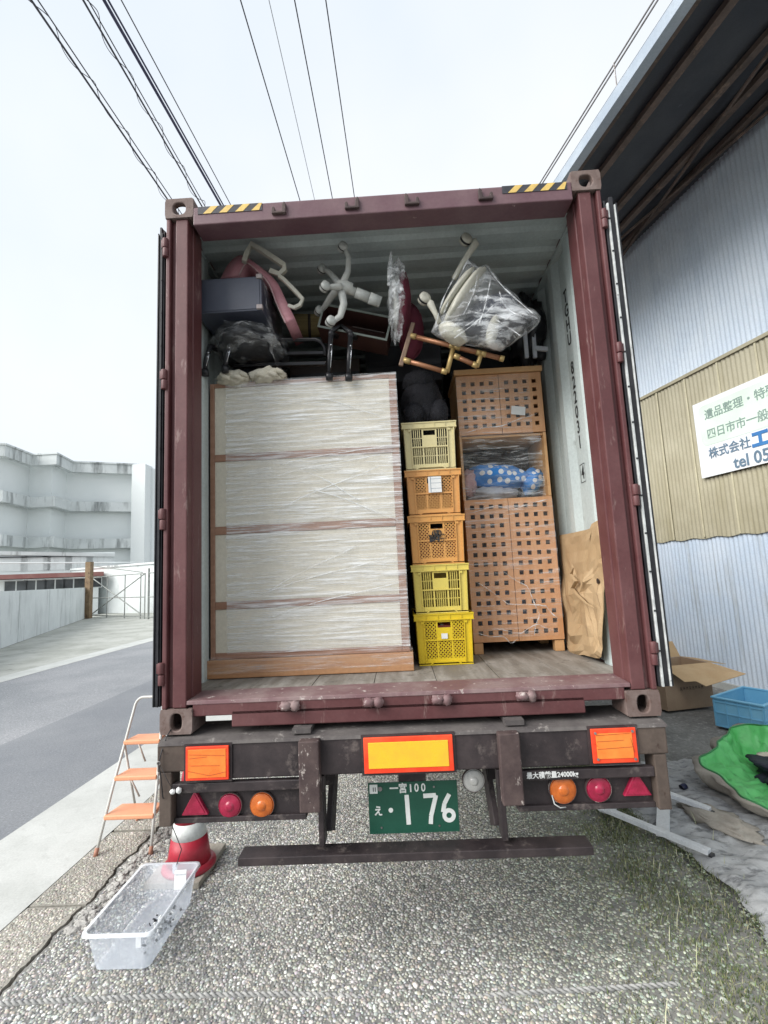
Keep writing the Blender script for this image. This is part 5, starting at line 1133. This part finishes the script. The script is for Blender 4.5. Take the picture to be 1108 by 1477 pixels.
MB().lathe([(.016, -.002), (.016, .002)], cardpt(868, 838)+Vector((-.022, 0, 0)), (1, 0, 0), 14).build('hand_hole', K['dark'], cb)
b = MB(); b.tube([cardpt(x, y)+Vector((-.05, -.01, 0)) for x, y in ((838, 818), (834, 828), (842, 838), (836, 848), (844, 858), (858, 870), (869, 876))], [.004, .012, .016, .014, .010, .006, .003], 5); b.build('torn_fold', K['kraft'], cb)

# ================================================================== FOREGROUND THINGS
# step stool
K['alum'] = pm('pale_painted_tube', (.66, .66, .62), (.56, .56, .53), 8, rough=.4); K['orange'] = pm('faded_orange_plastic', (.78, .37, .21), (.72, .33, .18), 4, rough=.5, fine=.1); K['foot'] = pm('tan_rubber', (.45, .22, .15), None, 8, rough=.7)
ss = thing('step_stool', (-2.1, 1.4, 0), 'orange three step folding stool with a tall pale hoop by the trailer corner', 'step stool')
xl, xr = -2.31, -1.905
def fl(z): return 1.268+.36*z        # front frame leans back with height
pts = [(xl, fl(0), .0), (xl+.03, fl(.4), .4), (xl+.085, fl(.95), .95)]+[(xl+.085+.06*(1-math.cos(a)), fl(.95+.06*math.sin(a)), .95+.07*math.sin(a)) for a in np.linspace(.3, 1.57, 5)]
mir = [(xl+xr-p[0], p[1], p[2]) for p in reversed(pts)]
MB().tube(pts+mir, .0105, 10).build('front_hoop', K['alum'], ss, True)
for x in (xl, xr): MB().cyl((x, fl(0), 0), (x+.002*(1 if x < -2.1 else -1), fl(.05), .05), .0155, .0145, 12).build('foot_cap', K['foot'], ss, True)
rl = [(xl+.05, fl(.68)+.02, .68), (xl+.03, 1.78, .02)]; 
for s in (0, 1):
    P_ = [(p[0] if not s else xl+xr-p[0], p[1], p[2]) for p in rl]
    MB().tube(P_, .0095, 8).build('rear_leg', K['alum'], ss, True); MB().cyl((P_[1][0], P_[1][1], 0), P_[1], .014, None, 10).build('foot_cap', K['foot'], ss, True)
for z, dpt, in_ in ((.225, .20, .012), (.465, .17, .035), (.70, .17, .055)):
    xa, xb = xl+in_, xr-in_; y0 = fl(z)-.02
    st = MB(); st.prism([(xa, y0), (xb, y0), (xb-.03, y0+dpt), (xa+.03, y0+dpt)], (0, 0, z-.012), (1, 0, 0), (0, 1, 0), 0, .034); t_ = st.build('step', K['orange'], ss, False, .010, 3)
    MB().tube([(xa+.03, y0+dpt*.9, z-.015), ((xa+xb)/2-.06, y0+dpt*.95+.02, z-.20 if z > .3 else z-.10)], .007, 6).build('strut', K['alum'], ss, True)
    MB().tube([(xb-.03, y0+dpt*.9, z-.015), ((xa+xb)/2+.06, y0+dpt*.95+.02, z-.20 if z > .3 else z-.10)], .007, 6).build('strut', K['alum'], ss, True)
# cone on a board
K['cone'] = pm('red_cone_plastic', (.40, .022, .042), (.33, .025, .042), 5, rough=.45, c3=(.55, .2, .2), s3=18, lo3=.68, hi3=.76); K['reflw'] = pm('white_band', (.70, .72, .70), (.6, .62, .6), 6, rough=.4)
bd = thing('plywood_board', (-1.5, 1.08, 0), 'small weathered board lying under the traffic cone', 'board'); R_ = Euler((0, 0, -.02)).to_matrix()
MB().box((-1.555, 1.09, .021), (.36, .46, .036), R_).build('top_ply', pm('weathered_board', (.34, .31, .26), (.42, .39, .33), 5, rough=.85, stretch=(6, 1, 1)), bd, False, .002); MB().box((-1.555, 1.09, .006), (.355, .455, .008), R_).build('bottom_ply', K['dark'], bd)
tc_ = thing('traffic_cone', (-1.525, 1.05, .04), 'red traffic cone with a white band standing on a board under the lamps', 'traffic cone')
cx, cy = -1.525, 1.05
MB().lathe([(.170, 0), (.175, .006), (.172, .020), (.158, .034), (.146, .038)], (cx, cy, .0405), (0, 0, 1), 36).build('base', K['cone'], tc_, True)
Rz = lambda z: .142-.112*z/.66
for nm, z0, z1, m_ in (('lower_body', .0, .165, 'cone'), ('lower_band', .1655, .262, 'reflw'), ('middle_body', .2625, .39, 'cone'), ('upper_band', .3905, .48, 'reflw'), ('tip', .4805, .66, 'cone')):
    MB().lathe([(Rz(z0), z0), (Rz(z1), z1)], (cx, cy, .072), (0, 0, 1), 36).build(nm, K[m_], tc_, True)
# clear plastic box
K['clear'] = clear_mat('clear_plastic', (.78, .83, .90), .42, .2); K['clear_rim'] = clear_mat('milky_rim', (.80, .83, .86), .7, .25)
cbx = thing('clear_storage_box', (-1.51, .47, .012), 'empty clear plastic storage box standing on the pebbles', 'storage box')
def ring4(x0, x1, y0, y1, z, r=.035, n=5):
    P_ = []
    for cx, cy, a0 in ((x1-r, y0+r, -90), (x1-r, y1-r, 0), (x0+r, y1-r, 90), (x0+r, y0+r, 180)):
        for k in range(n): t = rad(a0+90*k/(n-1)); P_.append(Vector((cx+r*math.cos(t), cy+r*math.sin(t), z)))
    return P_
Bo, To = ring4(-1.655, -1.370, .215, .735, .014), ring4(-1.690, -1.345, .185, .775, .200)
n = len(Bo); b = MB(); b.add(Bo+To, [(i, (i+1) % n, n+(i+1) % n, n+i) for i in range(n)]); b.build('walls', K['clear'], cbx, True)
b = MB(); b.add(Bo, [tuple(range(n))]); b.build('bottom', K['clear'], cbx)
T2 = ring4(-1.704, -1.331, .171, .789, .202); T3 = ring4(-1.706, -1.329, .169, .791, .188); b = MB(); b.add(To+T2+T3, [(k*n+i, k*n+(i+1) % n, (k+1)*n+(i+1) % n, (k+1)*n+i) for k in range(2) for i in range(n)]); b.build('rim', K['clear_rim'], cbx, True)
for y in (.176, .784): MB().box((-1.40 if y < .4 else -1.50, y, .165), (.030, .010, .055)).build('clip_tab', K['clear_rim'], cbx, False, .003)
t = thing('paper_note', (-1.42, .72, .1), 'blank white paper slip standing inside the clear box', 'paper'); MB().box((-1.440, .725, .135), (.072, .002, .105), Euler((-.12, 0, .05)).to_matrix()).build('sheet', K['paper'], t); MB().box((-1.440, .7242, .165), (.07, .0012, .004), Euler((-.12, 0, .05)).to_matrix()).build('fold', K['lightc'], t)
t = thing('scraps', (-1.45, .45, .02), 'small black and white plastic scraps in the clear box', 'scraps'); t['kind'] = 'stuff'
b = MB(); b2 = MB()
for i in range(60):
    (b if i % 2 else b2).box((random.gauss(-1.45, .035), random.gauss(.50, .07), .022+random.random()*.02), (random.uniform(.006, .02), .012, .006), Euler((random.random()*3, random.random()*3, random.random()*3)).to_matrix())
b.build('dark_scraps', K['blackp'], t)['kind'] = 'stuff'; b2.build('pale_scraps', K['white'], t)['kind'] = 'stuff'
# aluminium ladder piece
K['ladder'] = pm('dull_aluminium', (.74, .77, .80), (.66, .69, .72), 8, rough=.35, metal=.1)
ld = thing('aluminium_step_frame', (1.8, 1.5, .0), 'small aluminium ladder section lying at the grass edge beside the trailer', 'ladder')
A0, A1 = Vector((1.47, 1.58, .045)), Vector((1.905, .985, .035)); B0, B1 = Vector((1.80, 2.02, .10)), Vector((2.215, 1.47, .06))
for a, c in ((A0, A1), (B0, B1)):
    MB().bar(a+Vector((0, 0, .02)), c+Vector((0, 0, .02)), .05, .032).build('side_rail', K['ladder'], ld, False, .003); d = (c-a).normalized(); MB().bar(c, c+d*.022, .05, .028).build('rubber_foot', K['blackp'], ld, False, .004)
MB().bar(A0.lerp(A1, .60), B0.lerp(B1, .52), .085, .022).build('tread', K['ladder'], ld, False, .003); MB().bar(A0.lerp(A1, .05), B0.lerp(B1, .05), .085, .022).build('tread', K['ladder'], ld, False, .003)
b = MB(); b.blob(A0+Vector((.01, -.0, .02)), (.05, .035, .03), .2, 2, 14, 10); b.build('hinge_block', K['ladder'], ld, True)
# dusty sheet on the yard
K['sheetg'] = pm('dusty_grey_sheet', (.50, .51, .51), (.34, .35, .36), 3.5, rough=.75, c3=(.17, .175, .18), s3=7, lo3=.50, hi3=.64, st3=(1, 2.5, 1), bmp=.3, bs=25, bd=.02)
ds = thing('plastic_sheet', (2.4, 1.2, 0), 'dusty crumpled grey plastic sheet spread beside the grass', 'plastic sheet')
def dsf(u, v):
    y = -.35+2.9*v; xl_ = 1.70+.14*math.sin(y*2.1)+.05*mnoise.noise(Vector((y*5, 0, 0)))+(.12*max(0, y-1.3)); x = xl_+2.6*u
    k = Vector((x*2.4, y*4.2, 0)); z = .004+.050*abs(mnoise.noise(k))+.030*abs(mnoise.noise(k*2.6))+.012*abs(mnoise.noise(k*6))
    return (x, y, z*min(1, u*30+.1))
MB().grid(dsf, 150, 150).build('sheet', K['sheetg'], ds, True)
MB().tube([dsf(u, .86) for u in np.linspace(0, 1, 60)], .004, 5).build('hem', K['sheetg'], ds, True)
cbx2 = thing('bottle_cap', (2.30, 1.92, .03), 'small dark blue cap lying on the dusty sheet', 'cap'); MB().lathe([(.024, 0), (.027, .008), (.025, .045), (.02, .05)], (2.27, 1.95, .03), (.9, .2, .35), 16).build('cap', pm('navy_plastic', (.02, .025, .07), None, 8, rough=.4), cbx2, True); MB().lathe([(.026, .0), (.029, .003), (.026, .006)], (2.27, 1.95, .03), (.9, .2, .35), 16).build('ring', K['blackp'], cbx2, True)
# open carton
cn = thing('open_carton', (3.7, 4.45, 0), 'open brown cardboard carton with a big flap folded out near the warehouse wall', 'carton')
A_ = Vector((3.36, 4.18, 0)); ang = rad(12); ux = Vector((math.cos(ang), math.sin(ang), 0)); uy = Vector((-math.sin(ang), math.cos(ang), 0)); T = Matrix((ux, uy, Vector((0, 0, 1)))).transposed().to_4x4(); T.translation = A_
Wc, Dc, Hc = .70, .50, .56; K['kraft_d'] = pm('carton_brown', (.33, .235, .16), (.38, .28, .19), 4, rough=.8, fine=.1, bmp=.05)
for nm, (a, c, e, g) in (('front_wall', (0, Wc, 0, .006)), ('rear_wall', (0, Wc, Dc-.006, Dc)), ('side_wall', (0, .006, .006, Dc-.006)), ('side_wall', (Wc-.006, Wc, .006, Dc-.006))): MB(T).bb(a, c, e, g, .004, Hc).build(nm, K['kraft_d'], cn)
MB(T).bb(.006, Wc-.006, .006, Dc-.006, .004, .010).build('bottom', K['kraft_d'], cn)
def flap(P_, nm='flap'): 
    b = MB(T); n_ = (Vector(P_[1])-Vector(P_[0])).cross(Vector(P_[2])-Vector(P_[0])).normalized()*.003; m_ = len(P_)
    b.add([Vector(p)-n_ for p in P_]+[Vector(p)+n_ for p in P_], [tuple(reversed(range(m_))), tuple(range(m_, 2*m_))]+[(i, (i+1) % m_, m_+(i+1) % m_, m_+i) for i in range(m_)]); b.build(nm, K['kraft'], cn)
flap([(0, -.002, Hc+.002), (Wc, -.002, Hc+.002), (Wc+.20, -.34, Hc-.10), (.30, -.34, Hc-.20), (.24, -.26, Hc-.15), (.09, -.24, Hc-.15)])
flap([(0, Dc, Hc+.002), (Wc, Dc, Hc+.002), (Wc, Dc+.12, Hc+.20), (0, Dc+.12, Hc+.20)]); flap([(Wc+.002, 0.005, Hc+.004), (Wc+.002, Dc, Hc+.004), (Wc+.26, Dc, Hc-.04), (Wc+.26, .005, Hc-.04)]); flap([(-.002, 0.005, Hc+.004), (-.02, .005, Hc+.26), (-.02, Dc, Hc+.26), (-.002, Dc, Hc+.004)])
b = MB(T)
for k in range(8):
    x = .22+.045*k
    for e in (0, .018): b.bb(x+e, x+e+.007, -.0012, -.0004, .235+.004*((k*3) % 4), .285)
    b.bb(x, x+.025, -.0012, -.0004, .255+.006*(k % 3), .263+.006*(k % 3))
b.build('faded_print', pm('carton_ink', (.13, .095, .07), None, 10, rough=.8), cn)
# blue crate
K['bluep'] = pm('light_blue_plastic', (.16, .42, .62), (.20, .47, .66), 5, rough=.4, fine=.1)
bcx = thing('blue_crate', (4.0, 3.5, 0), 'light blue plastic basket crate by the warehouse wall', 'crate')
An = Vector((3.58, 3.56, .006)); ang = rad(-58); ux = Vector((math.cos(ang), math.sin(ang), 0)); uy = Vector((-math.sin(ang), math.cos(ang), 0)); T = Matrix((ux, uy, Vector((0, 0, 1)))).transposed().to_4x4(); T.translation = An
Wb, Db, Hb = .50, .72, .33
def bcwall(nm, T_, Wd):
    b = MB(T_); b.bb(0, Wd, 0, .006, 0, Hb-.02)
    n = 4
    for i in range(n+1): x = .004+(Wd-.014)*i/n; b.bb(x, x+.008, -.010, 0, 0, Hb-.03)
    for z in (0, .15, .27): b.bb(0, Wd, -.010, 0, z, z+.010)
    for i in range(n):
        xa = .012+(Wd-.014)*i/n
        for k in range(9): b.bar((xa+.004, -.002, .014+k*.014), (xa+Wd/n-.012, -.002, .05+k*.012), .004, .004)
    b.build(nm, K['bluep'], bcx)
Tr = Matrix.Rotation(rad(90), 4, 'Z')
bcwall('wall', T, Wb); bcwall('wall', T @ Matrix.Translation((Wb, 0, 0)) @ Tr, Db); bcwall('wall', T @ Matrix.Translation((Wb, Db, 0)) @ Tr @ Tr, Wb); bcwall('wall', T @ Matrix.Translation((0, Db, 0)) @ Tr @ Tr @ Tr, Db)
MB(T).bb(.007, Wb-.007, .007, Db-.007, .0, .006).build('bottom', K['bluep'], bcx)
b = MB(T)
for a, c, e, g in ((-.02, Wb+.02, -.02, .012), (-.02, Wb+.02, Db-.012, Db+.02), (-.02, .012, .012, Db-.012), (Wb-.012, Wb+.02, .012, Db-.012)): b.bb(a, c, e, g, Hb-.022, Hb)
b.build('rim', K['bluep'], bcx, False, .006)
# green sack with dark cloth
K['green'] = pm('bright_green_sheet', (.10, .50, .14), (.15, .60, .20), 3, rough=.45, fine=.15, c3=(.06, .30, .08), s3=8, lo3=.58, hi3=.72, bmp=.2, bs=18, bd=.02); K['sackout'] = pm('grimy_beige_sack', (.40, .37, .32), (.30, .27, .23), 4, rough=.8)
gs = thing('green_sack', (2.95, 1.55, .03), 'open sack with bright green lining holding dark cloth, at the yard edge', 'sack')
C0 = Vector((3.06, 1.76, 0))
def rim(t):
    r = .61+.06*math.sin(2*t+.4)+.05*math.sin(5*t)+.03*math.sin(9*t+1)+.03*mnoise.noise(Vector((t*5, 2, 2))); return C0+Vector((r*math.cos(t)*.93, r*math.sin(t)*1.05, .25+.13*math.sin(t+.75)+.025*math.sin(3*t)+.02*mnoise.noise(Vector((math.cos(t)*4, math.sin(t)*4, 6)))))
n = 180; b = MB(); rows = []
for f, z in ((1.0, 1.0), (1.02, .97), (1.01, .82), (.98, .60), (.97, .40), (.93, .20), (.88, .08), (.80, .02)):
    rr = []
    for i in range(n):
        t = 2*math.pi*i/n; p = rim(t); q = C0+(p-C0)*f; q.z = p.z*z+.02; k = Vector((math.cos(t)*3, math.sin(t)*3, f*9)); q += Vector((math.cos(t), math.sin(t), 0))*(.06*mnoise.noise(k)+.07*abs(mnoise.noise(Vector((t*4.5, z*1.5, 3))))+.03*abs(mnoise.noise(Vector((t*13, z*5, 8)))))*(f != 1); rr.append(q)
    rows.append(rr)
b.add([p for r in rows for p in r], [((k+1)*n+i, (k+1)*n+(i+1) % n, k*n+(i+1) % n, k*n+i) for k in range(len(rows)-1) for i in range(n)]); b.build('outer_sack', K['sackout'], gs, True)
b = MB(); rows = []
for j, (f, g) in enumerate(((1.0, 0), (.975, .10), (.95, .24), (.92, .40), (.88, .55), (.83, .68), (.77, .80), (.70, .89), (.62, .95), (.52, 1), (.42, 1), (.30, 1), (.16, 1))):
    rr = []
    for i in range(n):
        t = 2*math.pi*i/n; p = rim(t); q = C0+(p-C0)*f; q.z = p.z*(1-g)+.075*g+.02; dr_ = Vector((math.cos(t), math.sin(t), 0))
        k = Vector((q.x*5, q.y*5, 2+g))
        if j:
            m_ = min(1, j/3); cr_ = abs(mnoise.noise(k*1.3))+.6*abs(mnoise.noise(k*2.9))+.3*abs(mnoise.noise(k*6.5))
            q.z += m_*(.085*cr_-.03); q -= dr_*m_*(.075*cr_-.03)
        rr.append(q)
    rows.append(rr)
b.add([p for r in rows for p in r], [(k*n+i, k*n+(i+1) % n, (k+1)*n+(i+1) % n, (k+1)*n+i) for k in range(len(rows)-1) for i in range(n)]+[tuple((len(rows)-1)*n+i for i in range(n))]); b.build('green_lining', K['green'], gs, True)
MB().tube([rim(2*math.pi*i/n)+Vector((0, 0, .022)) for i in range(n)], .008, 6, closed=True).build('hem', pm('dark_green_hem', (.05, .26, .09), None, 6, rough=.5), gs, True)
t = thing('dark_cloth', (3.0, 1.5, .2), 'dark navy cloth stuffed in the green lined sack', 'cloth'); b = MB(); b.blob(C0+Vector((.20, .04, .16)), (.36, .36, .13), .45, 2.4, 60, 40, None, 3); b.build('folds', pm('dark_navy_cloth', (.022, .027, .045), (.035, .04, .06), 4, rough=.7, bmp=.4, bs=14, bd=.03), t, True)
b = MB(); b.blob(C0+Vector((.06, .36, .20)), (.07, .05, .025), .5, 3, 16, 10, None, 5); b.build('pale_corner', K['cotton'], t, True)
sk = thing('grimy_sack', (2.35, 1.45, 0), 'grimy beige cloth scrap trodden flat beside the green sack', 'cloth'); b = MB(); b.blob((2.24, 1.42, .03), (.14, .30, .045), .5, 2.5, 30, 14, Euler((0, 0, .3)).to_matrix(), 6, flat=-.025); b.build('folds', K['sackout'], sk, True)
b = MB(); b.tube([(2.12, 1.62, .05), (2.13, 1.40, .06), (2.24, 1.16, .05)], [.006, .012, .006], 6); b.build('hem', K['sackout'], sk, True)
